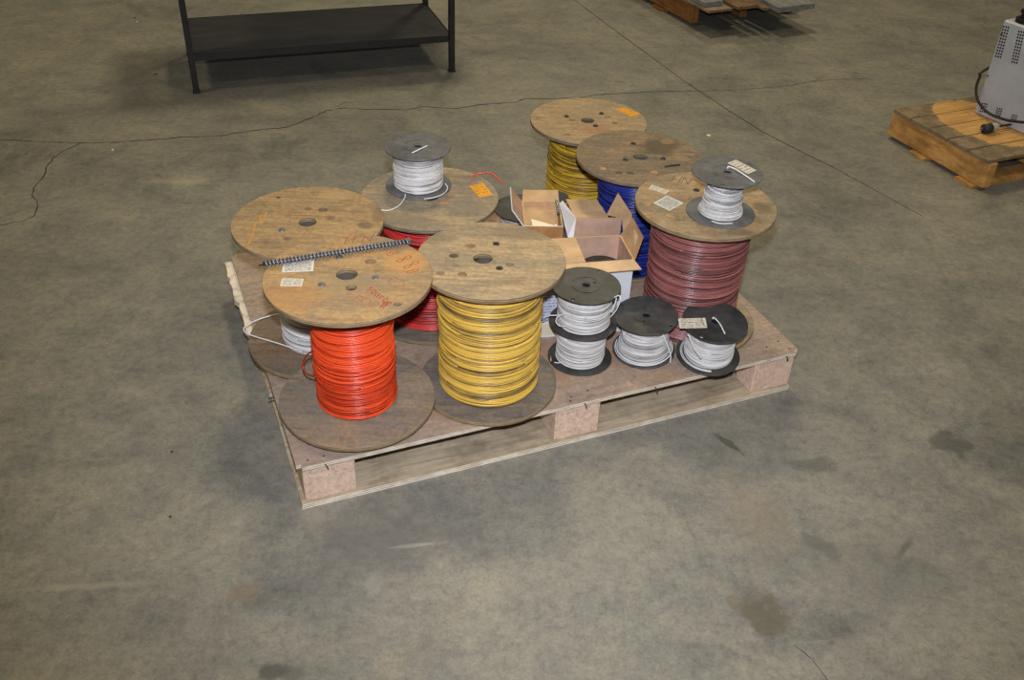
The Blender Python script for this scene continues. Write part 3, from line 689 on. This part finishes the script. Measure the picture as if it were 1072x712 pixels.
tube('end_wire', [du * 0.002, at(273, 277.5, za + 0.006) - p0, at(271, 277.6, za + 0.005) - p0], 0.002, M['dark_steel'], sp, 6, 4)
for k_ in range(10):
    a = k_ * 0.63; tube('loose_strand', [du * (Ls - 0.006) + dn * (0.006 * math.cos(a)) + Vector((0, 0, 0.006 * math.sin(a))), du * (Ls + 0.003) + dn * (0.010 * math.cos(a + 0.5)) + Vector((0, 0, 0.002 + 0.008 * math.sin(a + 0.5)))], 0.0009, M['spring_steel'], sp, 5, 3)

# ---------------------------------------------------------------- small plastic spools
def spool(label, x, y, zb, R, h, rc, seed, plastic='black_plastic', tilt=(0, 0), wire='white_wire', rc2=None, cone=None, d=0.0024, holes=True, wild=1.0, Rbot=None):
    t = thing('wire_spool', label, 'wire spool', (x, y, zb), (tilt[0], tilt[1], random.uniform(0, 0.2)), 'black plastic spools of white wire')
    t.rotation_euler.z = 0
    th = 0.0042; pl = M[plastic]
    hs = [(0, 0, 0.0095)] + ([(R * 0.30 * math.cos(seed), R * 0.30 * math.sin(seed), 0.0035), (R * 0.88 * math.cos(seed * 2), R * 0.88 * math.sin(seed * 2), 0.004), (-R * 0.88 * math.cos(seed * 2), -R * 0.88 * math.sin(seed * 2), 0.004)] if holes else [])
    disc('top_flange', R, th, hs, [pl], t, h, 0.001, 72)
    disc('bottom_flange', Rbot or R, th, [(0, 0, 0.0095)], [pl], t, th, 0.001, 72)
    bm = bmesh.new()                       # raised ring round the arbor hole
    for rr in (R * 0.42,):
        g = bmesh.ops.create_cone(bm, cap_ends=False, segments=40, radius1=rr, radius2=rr, depth=0.0012)['verts']
        bmesh.ops.translate(bm, verts=g, vec=(0, 0, h + 0.0004))
    for (ra, rb) in ((R * 0.405, R * 0.42), (0.0105, 0.013)):
        prev = None; n = 40
        ring = [[bm.verts.new((r_ * math.cos(2 * PI * i / n), r_ * math.sin(2 * PI * i / n), h + 0.001)) for i in range(n)] for r_ in (ra, rb)]
        for i in range(n): bm.faces.new((ring[0][i], ring[1][i], ring[1][(i + 1) % n], ring[0][(i + 1) % n]))
    obj('hub_ring', bm, pl, t)
    bm = bmesh.new(); bmesh.ops.create_cone(bm, cap_ends=False, segments=28, radius1=0.0105, radius2=0.0105, depth=h - 2 * th)
    bmesh.ops.create_cone(bm, cap_ends=False, segments=28, radius1=0.025, radius2=0.025, depth=h - 2 * th)
    bmesh.ops.translate(bm, verts=bm.verts, vec=(0, 0, h / 2)); obj('hub', bm, M['slot'], t, True)  # hub coloured near black: shade painted inside the arbor hole
    rn = random.Random(seed * 7); q1 = rn.uniform(0, 6)
    prof = cone or (lambda u: rc + 0.0012 * math.sin(6 * u + q1))
    coil('wire_coil', prof, th + 0.0003, h - th - 0.0003, d, M[wire], t, int(seed * 10), 48, 5, wild * 1.3, 0.5)
    return t
def wend(t, pts, r=0.0014, mat='white_wire', tone=0.95, name='wire_end'):
    t_m = t.matrix_basis.inverted(); return tube(name, [t_m @ Vector(p) for p in pts], r, M[mat], t, 7, 8, tone)
def slabel(t, h, pxs, mat):
    t_m = t.matrix_basis; n = (t_m.to_3x3() @ Vector((0, 0, 1))); o = t_m @ Vector((0, 0, h + 0.0004)); pts = []
    for a, b in pxs:
        d = ray(a, b); s = (o - EYE).dot(n) / d.dot(n); pts.append(t_m.inverted() @ (EYE + d * s))
    q = quad('label', pts, M[mat], t, 0.0004); q['label'] = 'white printed label'; return q
def top_pt(t, h, px, py, dz=0.0):
    t_m = t.matrix_basis; n = (t_m.to_3x3() @ Vector((0, 0, 1))); o = t_m @ Vector((0, 0, h + dz)); d = ray(px, py)
    return EYE + d * ((o - EYE).dot(n) / d.dot(n))

S1 = spool('greyish spool of white wire standing alone on the grey reel at the back left', -0.2627, 2.3002, zd, 0.0863, 0.1132, 0.0625, 1.3, 'paler_plastic')
wend(S1, [top_pt(S1, .1132, 431.5, 160, .002), top_pt(S1, .1132, 439, 156.5, .0035), top_pt(S1, .1132, 447.5, 152.5, .002)], 0.0017)
wend(S1, [at(424, 203, zd + .008), at(424, 206, zd + .006), at(421.5, 210.5, zd + .004), at(417.9, 215, zd + .003), at(411, 219, zd + .002), at(405.4, 220.3, zd + .002), at(397.5, 219.6, zd + .003)], 0.0014)
wend(S1, [at(466, 192, zd + .02), at(468.5, 197, zd + .012), at(464, 203, zd + .008), at(455, 206.5, zd + .0065), at(444, 208.3, zd + .006)], 0.0013)
S2 = spool('spool with a waisted wind of white wire on top of the maroon reel', 0.5115, 2.1758, zg, 0.0865, 0.1137, 0.045, 2.2, 'paler_plastic',
    cone=lambda u: 0.0405 + 0.016 * (1 - u) ** 2.0 - 0.002 * math.sin(9 * u), wild=2.2)
slabel(S2, .1137, [(783.2, 182.2), (791.8, 178.4), (770.6, 167.4), (761.7, 170.8)], 'white_print')
wend(S2, [top_pt(S2, .1137, 761.5, 176.5, 0.0), top_pt(S2, .1137, 763, 174.5, .004), top_pt(S2, .1137, 770.6, 177.5, .005), top_pt(S2, .1137, 780, 183.5, .004), top_pt(S2, .1137, 790, 190.6, .0025)], 0.0018)
wend(S2, [at(745, 231.5, zg + .008), at(754, 234, zg + .006), at(767, 233.8, zg + .006)], 0.0014)
S4 = spool('lower spool of white wire in the stack of two before the white box', 0.1800, 2.0440, PH, 0.0845, 0.1152, 0.0625, 3.1)
wend(S4, [at(590, 379, PH + .02), at(585, 379.8, PH + .016), at(580.5, 379.5, PH + .014)], 0.0014)
wend(S4, [at(576.8, 378, PH + .006), at(576.4, 372.5, PH + .010)], 0.0015, 'yellow_wire')
S3 = spool('upper spool of white wire in the stack of two before the white box', 0.1795, 2.0400, PH + 0.1158, 0.0872, 0.1119, 0.0665, 0.55)
z3 = PH + 0.1156
cr = Vector((0.1815, 2.0460, 0))
wend(S3, [at_y(588, 330, 2.01), at_y(581, 330.2, 2.0), at_y(574.5, 330.2, 1.995)], 0.0014)
wend(S3, [at_y(591, 328.5, 1.985), at_y(584.5, 331.5, 1.975), at_y(582, 336.5, 1.97), at_y(585.5, 341, 1.968), at_y(592.5, 342, 1.972)], 0.0014)
wend(S3, [at_y(639, 332, 1.985), at_y(645.5, 324, 1.975), at_y(649.3, 314, 1.975), at_y(648, 309.5, 1.985), at_y(642, 312, 1.99)], 0.0014)
wend(S3, [at_y(638, 328, 1.985), at_y(643, 320, 1.98), at_y(645.5, 312, 1.985)], 0.0014)
S5 = spool('spool of white wire with loose turns round its foot, middle of the front spools', 0.3510, 2.0800, PH + 0.0085, 0.0830, 0.1140, 0.0585, 4.4, 'grey_plastic', tilt=(0.060, -0.056), cone=lambda u: 0.0575 + 0.011 * (1 - u) ** 3, wild=1.4)
for rr, zz, tn in ((0.0735, 0.0066, 0.9), (0.0765, 0.0060, 0.85), (0.0700, 0.0078, 0.8)):
    pts = [Vector((rr * math.cos(a) * (1 + 0.02 * math.sin(2 * a + rr * 900)), rr * math.sin(a), zz + 0.002 * (1 + math.sin(a * 1.0 + 1)))) for a in [PI * 0.85 + i * PI * 1.25 / 30 for i in range(31)]]
    tube('loose_turn', pts, 0.0013, M['white_wire'], S5, 6, 2, tn)
wend(S5, [at_y(694, 350, 2.03), at_y(698.5, 361, 2.02), at_y(702, 372, 2.005), at_y(701.5, 380, 1.995)], 0.0014)
S6 = spool('tilted spool of white wire with a white label, rightmost of the front spools', 0.5185, 2.0620, PH + 0.0125, 0.0840, 0.1162, 0.0615, 5.2, 'black_plastic', tilt=(0.115, 0.0))
slabel(S6, .1162, [(711.6, 344), (740.5, 343.3), (738.2, 332.9), (709.8, 333.7)], 'white_print')
wend(S6, [top_pt(S6, .1162, 746, 334, 0.0), top_pt(S6, .1162, 747.5, 332.5, .004), top_pt(S6, .1162, 753.5, 339, .006), top_pt(S6, .1162, 759, 349.5, .003)], 0.0017)
wend(S6, [at_y(719.5, 350.5, 1.985), at_y(721.5, 352, 1.968), at_y(726, 364, 1.966), at_y(734, 375.5, 1.972)], 0.0018)
for rr, zz in ((0.069, 0.0066), (0.0725, 0.006)):
    pts = [Vector((rr * math.cos(a), rr * math.sin(a), zz)) for a in [PI * 0.75 + i * PI * 0.75 / 20 for i in range(21)]]
    tube('loose_turn', pts, 0.0013, M['white_wire'], S6, 6, 2, 0.8)
S7 = spool('white wire spool left of the small open box, half hidden by the grey reel', 0.0160, 2.6460, PH, 0.0890, 0.1150, 0.066, 6.05, 'black_plastic')
S8 = spool('smallest spool, only its dark rim showing behind the small open box', 0.1200, 2.7350, PH, 0.0400, 0.1120, 0.030, 7.4, 'paler_plastic', holes=False)
# dark wire running from the stacked spools to the yellow reel
tag(tube('loose_wire', [at_y(576, 331.5, 2.02), at_y(571.5, 333.4, 2.03), at_y(568, 335.2, 2.04), at_y(562, 334.6, 2.05), at_y(556, 333, 2.055)], 0.0012, M['black_wire'], None, 6), 'thin black wire running from the stacked spools towards the yellow reel', 'wire')

# ---------------------------------------------------------------- open boxes
CT = 0.0035
def carton(label, o, yaw, W, D, Hb, z0, mats, name='cardboard_box'):
    # four walls and a bottom, each a panel of real thickness; mats: outer, inner
    t = thing(name, label, 'box', (o.x, o.y, z0), (0, 0, yaw))
    def wall(nm, c, s, axis):
        bm = bmesh.new(); add_box(bm, c, s); ob = obj(nm, bm, [mats[0], mats[1], M['card_tan']], t); ctr = Vector((W / 2, D / 2, 0))
        for q in ob.data.polygons:
            f = q.center - ctr; inward = -(Vector((f.x, 0, 0)) if axis == 'x' else Vector((0, f.y, 0)))
            q.material_index = 2 if q.normal.z > 0.5 else 1 if q.normal.dot(inward) > 0 and abs(q.normal.z) < 0.5 else 0
        return ob
    wall('front_wall', (W / 2, CT / 2, Hb / 2), (W, CT, Hb), 'y'); wall('back_wall', (W / 2, D - CT / 2, Hb / 2), (W, CT, Hb), 'y')
    wall('left_wall', (CT / 2, D / 2, Hb / 2), (CT, D - 2 * CT, Hb), 'x'); wall('right_wall', (W - CT / 2, D / 2, Hb / 2), (CT, D - 2 * CT, Hb), 'x')
    box('bottom', (W / 2, D / 2, CT / 2 + 0.0005), (W - 2 * CT, D - 2 * CT, CT), mats[1], t)
    return t
# the printed white carton before the blue reel
bo = Vector((0.0655, 2.1230, PH)); byaw = 0.2053; BW, BD, BH = 0.2500, 0.1323, 0.2266
BX = carton('white printed carton with brown flaps standing open behind the stacked spools', bo, byaw, BW, BD, BH, PH, (M['white_card'], M['card_pink']))
slab('left_flap', [(0.002, 0.002, BH + CT), (0.120, 0.004, BH + CT - 0.001), (0.122, BD - 0.004, BH + CT), (0.002, BD - 0.002, BH + CT)], CT, [M['card_tan'], M['white_card'], M['card']], BX)
slab('front_flap', [(0.0, -0.034, BH - 0.014), (BW + 0.012, -0.032, BH - 0.010), (BW, 0.0, BH), (0.0, 0.0, BH)], CT, [M['card_tan'], M['white_card'], M['card']], BX)
ip = lambda v: (Matrix.LocRotScale(Vector((bo.x, bo.y, PH)), Matrix.Rotation(byaw, 3, 'Z'), None).inverted() @ v)
hb, hf = Vector((BW, BD, BH)), Vector((BW, 0.0, BH))
yb, yf = 2.275, 2.155
slab('right_flap', [hb, hf, ip(at_y(672.5, 248, yf + 0.03)), ip(at_y(661.8, 229, yb - 0.02))], CT, [M['card'], M['card_tan'], M['card_dark']], BX)
quad('printed_panel', [(0.002, -0.0004, 0.050), (0.150, -0.0004, 0.050), (0.150, -0.0004, 0.205), (0.002, -0.0004, 0.205)], M['blue_print'], BX, 0.0004)['label'] = 'panel of fine blue print'
quad('cream_panel', [(0.012, -0.0004, 0.004), (0.150, -0.0004, 0.004), (0.150, -0.0004, 0.044), (0.012, -0.0004, 0.044)], M['cream_panel'], BX, 0.0004)
iq = Matrix.LocRotScale(Vector((bo.x, bo.y, PH)), Matrix.Rotation(byaw, 3, 'Z'), None) @ Vector((0.186, 0.068, 0.0))
S9 = spool('black spool lying inside the white printed carton', iq.x, iq.y, PH + 0.005, 0.0580, 0.165, 0.040, 8.3)
# brown carton behind it
o2 = at(603, 227, 0.365); o2.z = PH
B2 = carton('closed tan carton with a pinkish front behind the white printed carton', o2, 0.10, 0.085, 0.068, 0.228, PH, (M['white_card'], M['card']))
slab('lid', [(-0.004, -0.004, 0.235), (0.092, -0.002, 0.233), (0.073, 0.098, 0.237), (-0.016, 0.100, 0.238)], CT, [M['card_tan'], M['card'], M['card']], B2)
slab('front_flap', [(0.0, -0.006, 0.10), (0.128, -0.006, 0.10), (0.128, -0.006, 0.233), (0.0, -0.006, 0.235)], CT, [M['card_pink'], M['card'], M['card']], B2)
im = Matrix.LocRotScale(Vector((o2.x, o2.y, PH)), Matrix.Rotation(0.10, 3, 'Z'), None).inverted(); yt = o2.y + 0.018
slab('corner_flap', [im @ at_y(635, 225, yt), im @ at_y(651, 229, yt), im @ at_y(652.5, 246, yt), im @ at_y(661.5, 232, yt), im @ at_y(661.5, 224, yt), im @ at_y(647, 202, yt)], CT, [M['card'], M['card_tan'], M['card_dark']], B2)
slab('side_flap', [im @ at_y(600, 252, o2.y - 0.035), im @ at_y(603, 228, o2.y - 0.012), im @ at_y(589, 210, o2.y + 0.09), im @ at_y(585.5, 213, o2.y + 0.085), im @ at_y(594, 248, o2.y - 0.03)], 0.003, [M['white_card'], M['white_card'], M['card_tan']], B2)
# small open box on the left of it
o3 = at(549, 236, 0.345); o3.z = PH
B3 = carton('small open brown box with a folded front flap and white paper inside', o3, 0.06, 0.108, 0.150, 0.212, PH, (M['white_card'], M['card']))
slab('front_flap', [(0.0, -0.005, 0.10), (0.108, -0.005, 0.10), (0.108, -0.005, 0.2150), (0.0, -0.005, 0.2150)], CT, [M['card_dark'], M['card'], M['white_card']], B3)
slab('left_flap', [(-0.022, 0.010, 0.2120), (-0.022, 0.135, 0.2120), (-0.025, 0.125, 0.272), (-0.025, 0.012, 0.272)], CT, [M['paler_plastic'], M['card'], M['white_card']], B3) if False else None
i3 = Matrix.LocRotScale(Vector((o3.x, o3.y, PH)), Matrix.Rotation(0.06, 3, 'Z'), None)
slab('left_flap', [(0.0, 0.0, 0.212), (0.0, 0.150, 0.212), (-0.034, 0.140, 0.262), (-0.034, 0.004, 0.262)], CT, [M['card_pink'], M['white_card'], M['white_card']], B3)
slab('back_flap', [(0.108, 0.150, 0.212), (0.0, 0.150, 0.212), (0.004, 0.182, 0.232), (0.106, 0.182, 0.232)][::-1], CT, [M['card'], M['white_card'], M['card_dark']], B3)
slab('inner_divider', [(0.004, 0.060, 0.150), (0.104, 0.060, 0.150), (0.104, 0.144, 0.195), (0.004, 0.144, 0.195)], CT, [M['card'], M['card_dark'], M['card_dark']], B3)
pp = thing('paper_sheet', 'folded cream paper lying in the small open brown box', 'paper', i3 @ Vector((0.060, 0.020, 0.170)), (0, 0, 0.06))
slab('sheet', [(-0.030, 0.012, 0.0), (0.042, 0.012, 0.004), (0.042, 0.034, 0.012), (-0.036, 0.060, 0.022)], 0.0012, [M['cream_paper']], pp)
slab('fold', [(-0.010, 0.014, 0.006), (0.042, 0.018, 0.008), (0.036, 0.040, 0.018)], 0.0010, [M['cream_paper']], pp)
# toothed metal strip in the box's back right corner
st = thing('metal_strip', 'toothed grey metal strip standing at the right side of the small open box', 'metal strip', i3 @ Vector((0.100, 0.080, 0.200)), (0, 0, 0.06))
bm = bmesh.new(); add_box(bm, (0, 0.03, 0.012), (0.006, 0.080, 0.006))
obj('rail', bm, M['dark_steel'], st)
for i in range(7): box('tooth', (0, -0.004 + i * 0.0115, 0.018), (0.0085, 0.006, 0.006), M['steel'], st)

# ---------------------------------------------------------------- black steel table
tx, ty, tyaw, tw, td, ths = -1.4325, 4.055, 0.3411, 1.1628, 0.50, 0.170
M['table_black'] = plain('black_painted_steel', (36, 36, 38), 0.38, 0.5, 0.0, 0.25, 18)
k = NT('worn_black_sheet', 0.42, 0.5); v = k.coord(scale=(1, 4, 1)); n1 = k.noise(v, 5, 7, 0.65)
k.color(k.ramp(n1, [(0.3, lin((60, 60, 63))), (0.7, lin((82, 82, 83)))])); M['table_sheet'] = k.m
tb = thing('steel_table', 'black steel work table with a lower shelf at the back left', 'table', (tx, ty, 0), (0, 0, tyaw))
for x in (0.0, tw):
    for y in (0.0, td):
        bm = bmesh.new(); add_box(bm, (x, y, 0.42), (0.026, 0.026, 0.84), 0, 0.0015); lg = obj('leg', bm, M['table_black'], tb)
        box('foot_plate', (x, y, 0.004), (0.032, 0.032, 0.008), M['table_black'], lg)
box('shelf_panel', (tw / 2, td / 2, ths - 0.001), (tw - 0.010, td - 0.010, 0.003), M['table_sheet'], tb)
for y in (0.0, td): box('shelf_rail', (tw / 2, y, ths - 0.014), (tw - 0.028, 0.006, 0.030), M['table_black'], tb)
for x in (0.0, tw): box('shelf_rail', (x, td / 2, ths - 0.014), (0.006, td - 0.028, 0.030), M['table_black'], tb)
box('table_top', (tw / 2, td / 2, 0.855), (tw + 0.16, td + 0.14, 0.03), M['table_sheet'], tb)

# ---------------------------------------------------------------- far pallet with planks (top right of centre)
M['old_wood'] = rough_wood('old_pallet_wood', (172, 122, 70), (112, 76, 42), 1.0)
M['grey_plank'] = rough_wood('grey_plank', (150, 136, 118), (112, 100, 88), 2.0)
M['brown_plank'] = rough_wood('brown_plank', (140, 112, 86), (102, 80, 60), 5.0)
M['blue_grey_plank'] = rough_wood('blue_grey_plank', (142, 144, 142), (108, 110, 110), 7.0)
a0, a1 = at(674, 0, 0), at(721, 26.5, 0); sdir = (a0 - a1).normalized(); pyaw = math.atan2(sdir.y, sdir.x)
fp = thing('wooden_pallet', 'old brown pallet loaded with loose planks at the top of the photo', 'pallet', (a1.x, a1.y, 0), (0, 0, pyaw))
for y in (0.0, -0.32, -0.635):
    box('stringer', (0.46, y - 0.022, 0.064), (0.96, 0.045, 0.100), M['old_wood'], fp, 0, 0.003, 0.002)
for x in (0.30, 0.60, 0.90):
    box('bottom_board', (x, -0.345, 0.007), (0.10, 0.74, 0.0135), M['old_wood'], fp, 0, 0, 0.002)
for x in [0.055 + 0.1045 * i for i in range(9)]:
    box('deck_board', (x, -0.345, 0.1215), (0.101, 0.74, 0.0145), M['old_wood'], fp, 0, 0, 0.001)  # extra boards added and packed tight to block light between the planks
ifp = Matrix.LocRotScale(Vector((a1.x, a1.y, 0)), Matrix.Rotation(pyaw, 3, 'Z'), None).inverted()
def plank(label, pxl, pxr, z, th, length, mat):
    a, b = ifp @ at(pxl[0], pxl[1], z), ifp @ at(pxr[0], pxr[1], z); x0 = (a.x + b.x) / 2; wd = abs(a.y - b.y) * 0.97; yc = (a.y + b.y) / 2
    t = thing('plank', label, 'plank', fp.matrix_basis @ Vector((x0, yc, z - th)), (0, 0, pyaw))
    box('board', (length / 2, 0, th / 2), (length, wd, th - 0.0006), M[mat], t, 0, 0.0015, 0.0); 
    box('end_grain', (-0.0006, 0, th / 2), (0.0012, wd * 0.985, th * 0.9), M['brown_plank'] if mat != 'blue_grey_plank' else M['blue_grey_plank'], t)
    return t
zpk = 0.1295
plank('broad grey plank at the left of the load on the far pallet', (739.5, 10.5), (770, 9.5), zpk + 0.014, 0.014, 0.95, 'grey_plank')
plank('brown plank raised on top, beside the broad grey plank on the far pallet', (770.5, 6.6), (797, 5.6), zpk + 0.031, 0.016, 0.95, 'brown_plank')
plank('narrow brown plank between the raised plank and the thick bluish plank', (798, 8.2), (806, 7.8), zpk + 0.014, 0.014, 0.95, 'brown_plank')
plank('thick bluish grey plank sticking out at the right of the far pallet', (811.5, 6), (858, 5), zpk + 0.030, 0.030, 0.95, 'blue_grey_plank')
plank('pale block lying on the broad grey plank at the top edge of the photo', (736, 2.0), (759, 1.2), zpk + 0.040, 0.025, 0.4, 'blue_grey_plank')

# ---------------------------------------------------------------- right pallet with the grey machine
k = NT('stained_pallet_board', 0.75, 0.25); v = k.coord(scale=(5, 30, 10)); g = k.noise(v, 1.6, 7, 0.65, 0.5)
tc = k.n('ShaderNodeTexCoord'); g2 = k.noise(k.coord(loc=(3, 2, 1)), 9, 6, 0.7)
k.color(k.mix(k.maprange(g2, 0.36, 0.5, 0, 0.85), k.ramp(g, [(0.3, lin((170, 126, 76))), (0.65, lin((208, 164, 104)))]), lin((112, 104, 90)))); M['stained'] = k.m
M['clean_board'] = rough_wood('clean_pallet_board', (214, 168, 104), (178, 132, 76), 9.0)
M['orange_beam'] = rough_wood('orange_pallet_beam', (222, 172, 104), (174, 120, 66), 12.0, 0, (4, 18, 18))
b0, b1 = at(936.5, 113.5, 0.13), at(1036.5, 168, 0.13); b0.z = b1.z = 0
sdir = (b0 - b1).normalized(); ryaw = math.atan2(sdir.y, sdir.x); RL = (b0 - b1).length
rp = thing('wooden_pallet', 'orange brown wooden pallet under the grey machine at the right edge', 'pallet', b1, (0, 0, ryaw))
for y in (-0.0225, -0.36, -0.70):
    box('stringer', (RL / 2, y, 0.064), (RL + 0.01, 0.045, 0.101), M['orange_beam'], rp, 0, 0.004, 0.002)
for x in (0.07, RL * 0.62): 
    box('bottom_board', (x, -0.352, 0.0068), (0.085, 0.742, 0.0135), M['clean_board'], rp, 0, 0, 0.002)
nb = 5; bwid = RL / nb
oval_mid = at(1030, 128, 0.13)
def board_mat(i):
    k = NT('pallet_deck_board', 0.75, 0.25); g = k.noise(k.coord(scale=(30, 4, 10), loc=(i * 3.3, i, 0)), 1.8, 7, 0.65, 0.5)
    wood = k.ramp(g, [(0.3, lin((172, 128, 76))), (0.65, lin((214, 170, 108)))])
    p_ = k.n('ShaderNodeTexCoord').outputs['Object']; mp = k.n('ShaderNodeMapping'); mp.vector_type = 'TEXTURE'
    c_ = Matrix.LocRotScale(Vector((b1.x, b1.y, 0)), Matrix.Rotation(ryaw, 3, 'Z'), None).inverted() @ oval_mid
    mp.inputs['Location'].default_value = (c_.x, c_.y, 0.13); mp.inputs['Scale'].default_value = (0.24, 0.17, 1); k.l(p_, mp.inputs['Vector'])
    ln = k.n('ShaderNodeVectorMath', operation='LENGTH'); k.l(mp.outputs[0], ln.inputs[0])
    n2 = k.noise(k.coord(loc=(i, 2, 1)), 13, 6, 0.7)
    f = k.maprange(k.math('ADD', ln.outputs['Value'], k.math('MULTIPLY', k.math('SUBTRACT', n2, 0.5), 0.5)), 0.98, 1.05)  # pale oval across the boards, greyer outside it
    dull_tone = k.mix(k.maprange(n2, 0.42, 0.62), lin((132, 122, 104)), lin((96, 90, 78)))
    k.color(k.mix(k.math('MULTIPLY', f, 0.85), wood, dull_tone)); return k.m
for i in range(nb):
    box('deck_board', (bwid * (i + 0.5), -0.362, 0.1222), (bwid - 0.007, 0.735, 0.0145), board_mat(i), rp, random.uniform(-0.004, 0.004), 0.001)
# grey machine
mL, mR = at(1019, 118, 0.13), at(1067, 139, 0.13); md = (mR - mL).normalized(); myaw = math.atan2(md.y, md.x)
# height of its left edge
best = min((abs((lambda v: v.y)(Vector((536 + F_PX * ((mL + Vector((0, 0, h_)) - EYE).dot(RT)) / ((mL + Vector((0, 0, h_)) - EYE).dot(FW)), 356 - F_PX * ((mL + Vector((0, 0, h_)) - EYE).dot(UP)) / ((mL + Vector((0, 0, h_)) - EYE).dot(FW)), 0))) - 20.6), h_) for h_ in [i * 0.002 for i in range(100, 300)])
MH = best[1]
k = NT('grey_enamel', 0.45, 0.4); n1 = k.noise(k.coord(), 6, 6, 0.6); k.color(k.ramp(n1, [(0.35, lin((176, 180, 188))), (0.65, lin((196, 199, 206)))])); M['enamel'] = k.m
mc = thing('grey_machine', 'grey enamelled machine with slotted vents and a black knob on the right pallet', 'machine', (mL.x, mL.y, 0.1297), (0, 0, myaw))
FWD, DEP = 0.34, 0.32
bm = bmesh.new(); add_box(bm, (FWD / 2, DEP / 2, MH / 2 + 0.0005), (FWD, DEP, MH), 0, 0.006); obj('cabinet', bm, M['enamel'], mc)
imc = Matrix.LocRotScale(Vector((mL.x, mL.y, 0.1297)), Matrix.Rotation(myaw, 3, 'Z'), None)
nrm = imc.to_3x3() @ Vector((0, -1, 0))
def on_face(px, py, off=0.0):
    d = ray(px, py); s = (imc.translation + nrm * off - EYE).dot(nrm) / d.dot(nrm); return imc.inverted() @ (EYE + d * s)
def vent(tl, tr, bl, nx, ny):
    A, B, D_ = on_face(*tl), on_face(*tr), on_face(*bl); bm = bmesh.new()
    for i in range(nx):
        for j in range(ny):
            q = A + (B - A) * ((i + 0.5) / nx) + (D_ - A) * ((j + 0.5) / ny)
            add_box(bm, (q.x, 0.0002, q.z), ((B - A).length / nx * 0.62, 0.002, abs((D_ - A).z) / ny * 0.55))
    o = obj('vent_slots', bm, M['slot'], mc); o['kind'] = 'stuff'
vent((1050, 26), (1057.5, 27.5), (1041, 60), 3, 11)
vent((1066, 31), (1073.5, 32.5), (1058, 66), 3, 11)
vent((1028, 107), (1034.5, 108), (1025, 117.5), 3, 4)
vent((1043.5, 112), (1050, 113.5), (1041, 121), 3, 4)
vent((1059.5, 119), (1066, 120.5), (1057, 127), 3, 4)
for a, b in ((1040.5, 33), (1028.5, 77)):
    q = on_face(a, b); bm = bmesh.new(); bmesh.ops.create_uvsphere(bm, u_segments=8, v_segments=6, radius=0.004); bmesh.ops.translate(bm, verts=bm.verts, vec=(max(q.x + 0.006, 0.010), -0.001, q.z)); obj('screw', bm, M['dark_steel'], mc)
kq = imc.inverted() @ at(1072, 24, 0.1297 + MH)
cyl('knob_base', (kq.x, max(kq.y, 0.05), MH + 0.008), 0.040, 0.015, M['slot'], mc, 28)
cyl('knob', (kq.x, max(kq.y, 0.05), MH + 0.026), 0.026, 0.022, M['slot'], mc, 24, 0.024)
box('knob_grip', (kq.x, max(kq.y, 0.05), MH + 0.042), (0.060, 0.018, 0.016), M['slot'], mc, 0.4, 0.004)
M['cord'] = plain('black_rubber_cord', (44, 44, 46), 0.5)
tube('power_cord', [Vector((0.01, DEP + 0.01, on_face(1031, 66).z + 0.02)), Vector((-0.012, 0.16, on_face(1031, 66).z + 0.012)), on_face(1028.5, 75, 0.006), on_face(1026, 80, 0.012), on_face(1022, 92, 0.016), on_face(1024, 105.5, 0.02), on_face(1034, 117.5, 0.02), on_face(1049.7, 124.5, 0.02), on_face(1066, 127.5, 0.02), on_face(1090, 129, 0.02)], 0.0055, M['cord'], mc, 9)
z0 = 0.13 + 0.016
g1 = [imc.inverted() @ at(a, b, z) for a, b, z in ((1041, 133.4, z0 + .004), (1050, 131.5, z0 + .004), (1062, 130, z0), (1072, 129.5, z0), (1090, 131, z0))]
tube('plug_cord', g1, 0.0045, M['cord'], mc, 8)
pa, pb = imc.inverted() @ at(1030, 135, z0 + .004), imc.inverted() @ at(1043, 133, z0 + .004)
pv = pb - pa
tube('plug', [pa, pa + pv * 0.52], 0.0195, M['cord'], mc, 14, 2)
o = tube('plug_cap', [pa + pv * 0.53, pa + pv * 0.8, pb], 0.017, plain('pale_grey_plastic', (170, 170, 166), 0.5), mc, 14, 2); o['label'] = 'pale grey plug cap'
for s in (-1, 1): tube('plug_prong', [pa + Vector((0, 0, 0.004 * s)), pa - pv.normalized() * 0.018 + Vector((0, 0, 0.004 * s))], 0.002, M['steel'], mc, 6, 2)

# ---------------------------------------------------------------- small litter on the floor
for (px, py, c, r, lab) in ((143.5, 23, 'cream_paper', 0.006, 'white crumb on the floor left of the black table'), (118, 157, 'cream_paper', 0.005, 'white crumb on the floor just below the long crack at left'),
        (742, 142, 'cream_paper', 0.010, 'white crumb on the floor behind the blue wire reel'), (163, 78, 'dark_steel', 0.008, 'dark crumb on the floor beside the foot of the black table'),
        (141, 19, 'dark_steel', 0.007, 'dark crumb on the floor at the top left, above a white one'), (180, 473, 'dark_steel', 0.004, 'upper of two dark crumbs left of the pallet corner'), (178, 541, 'dark_steel', 0.004, 'lower of two dark crumbs left of the pallet corner')):
    q = at(px, py, 0); bm = bmesh.new(); bmesh.ops.create_icosphere(bm, subdivisions=1, radius=r)
    for v in bm.verts: v.co.z = max(-0.0, v.co.z * 0.6); v.co += Vector((random.uniform(-1, 1), random.uniform(-1, 1), 0)) * r * 0.3
    tag(obj('debris_crumb', bm, M[c], None, False, (q.x, q.y, 0.0004)), lab, 'crumb', 'crumbs on the floor')
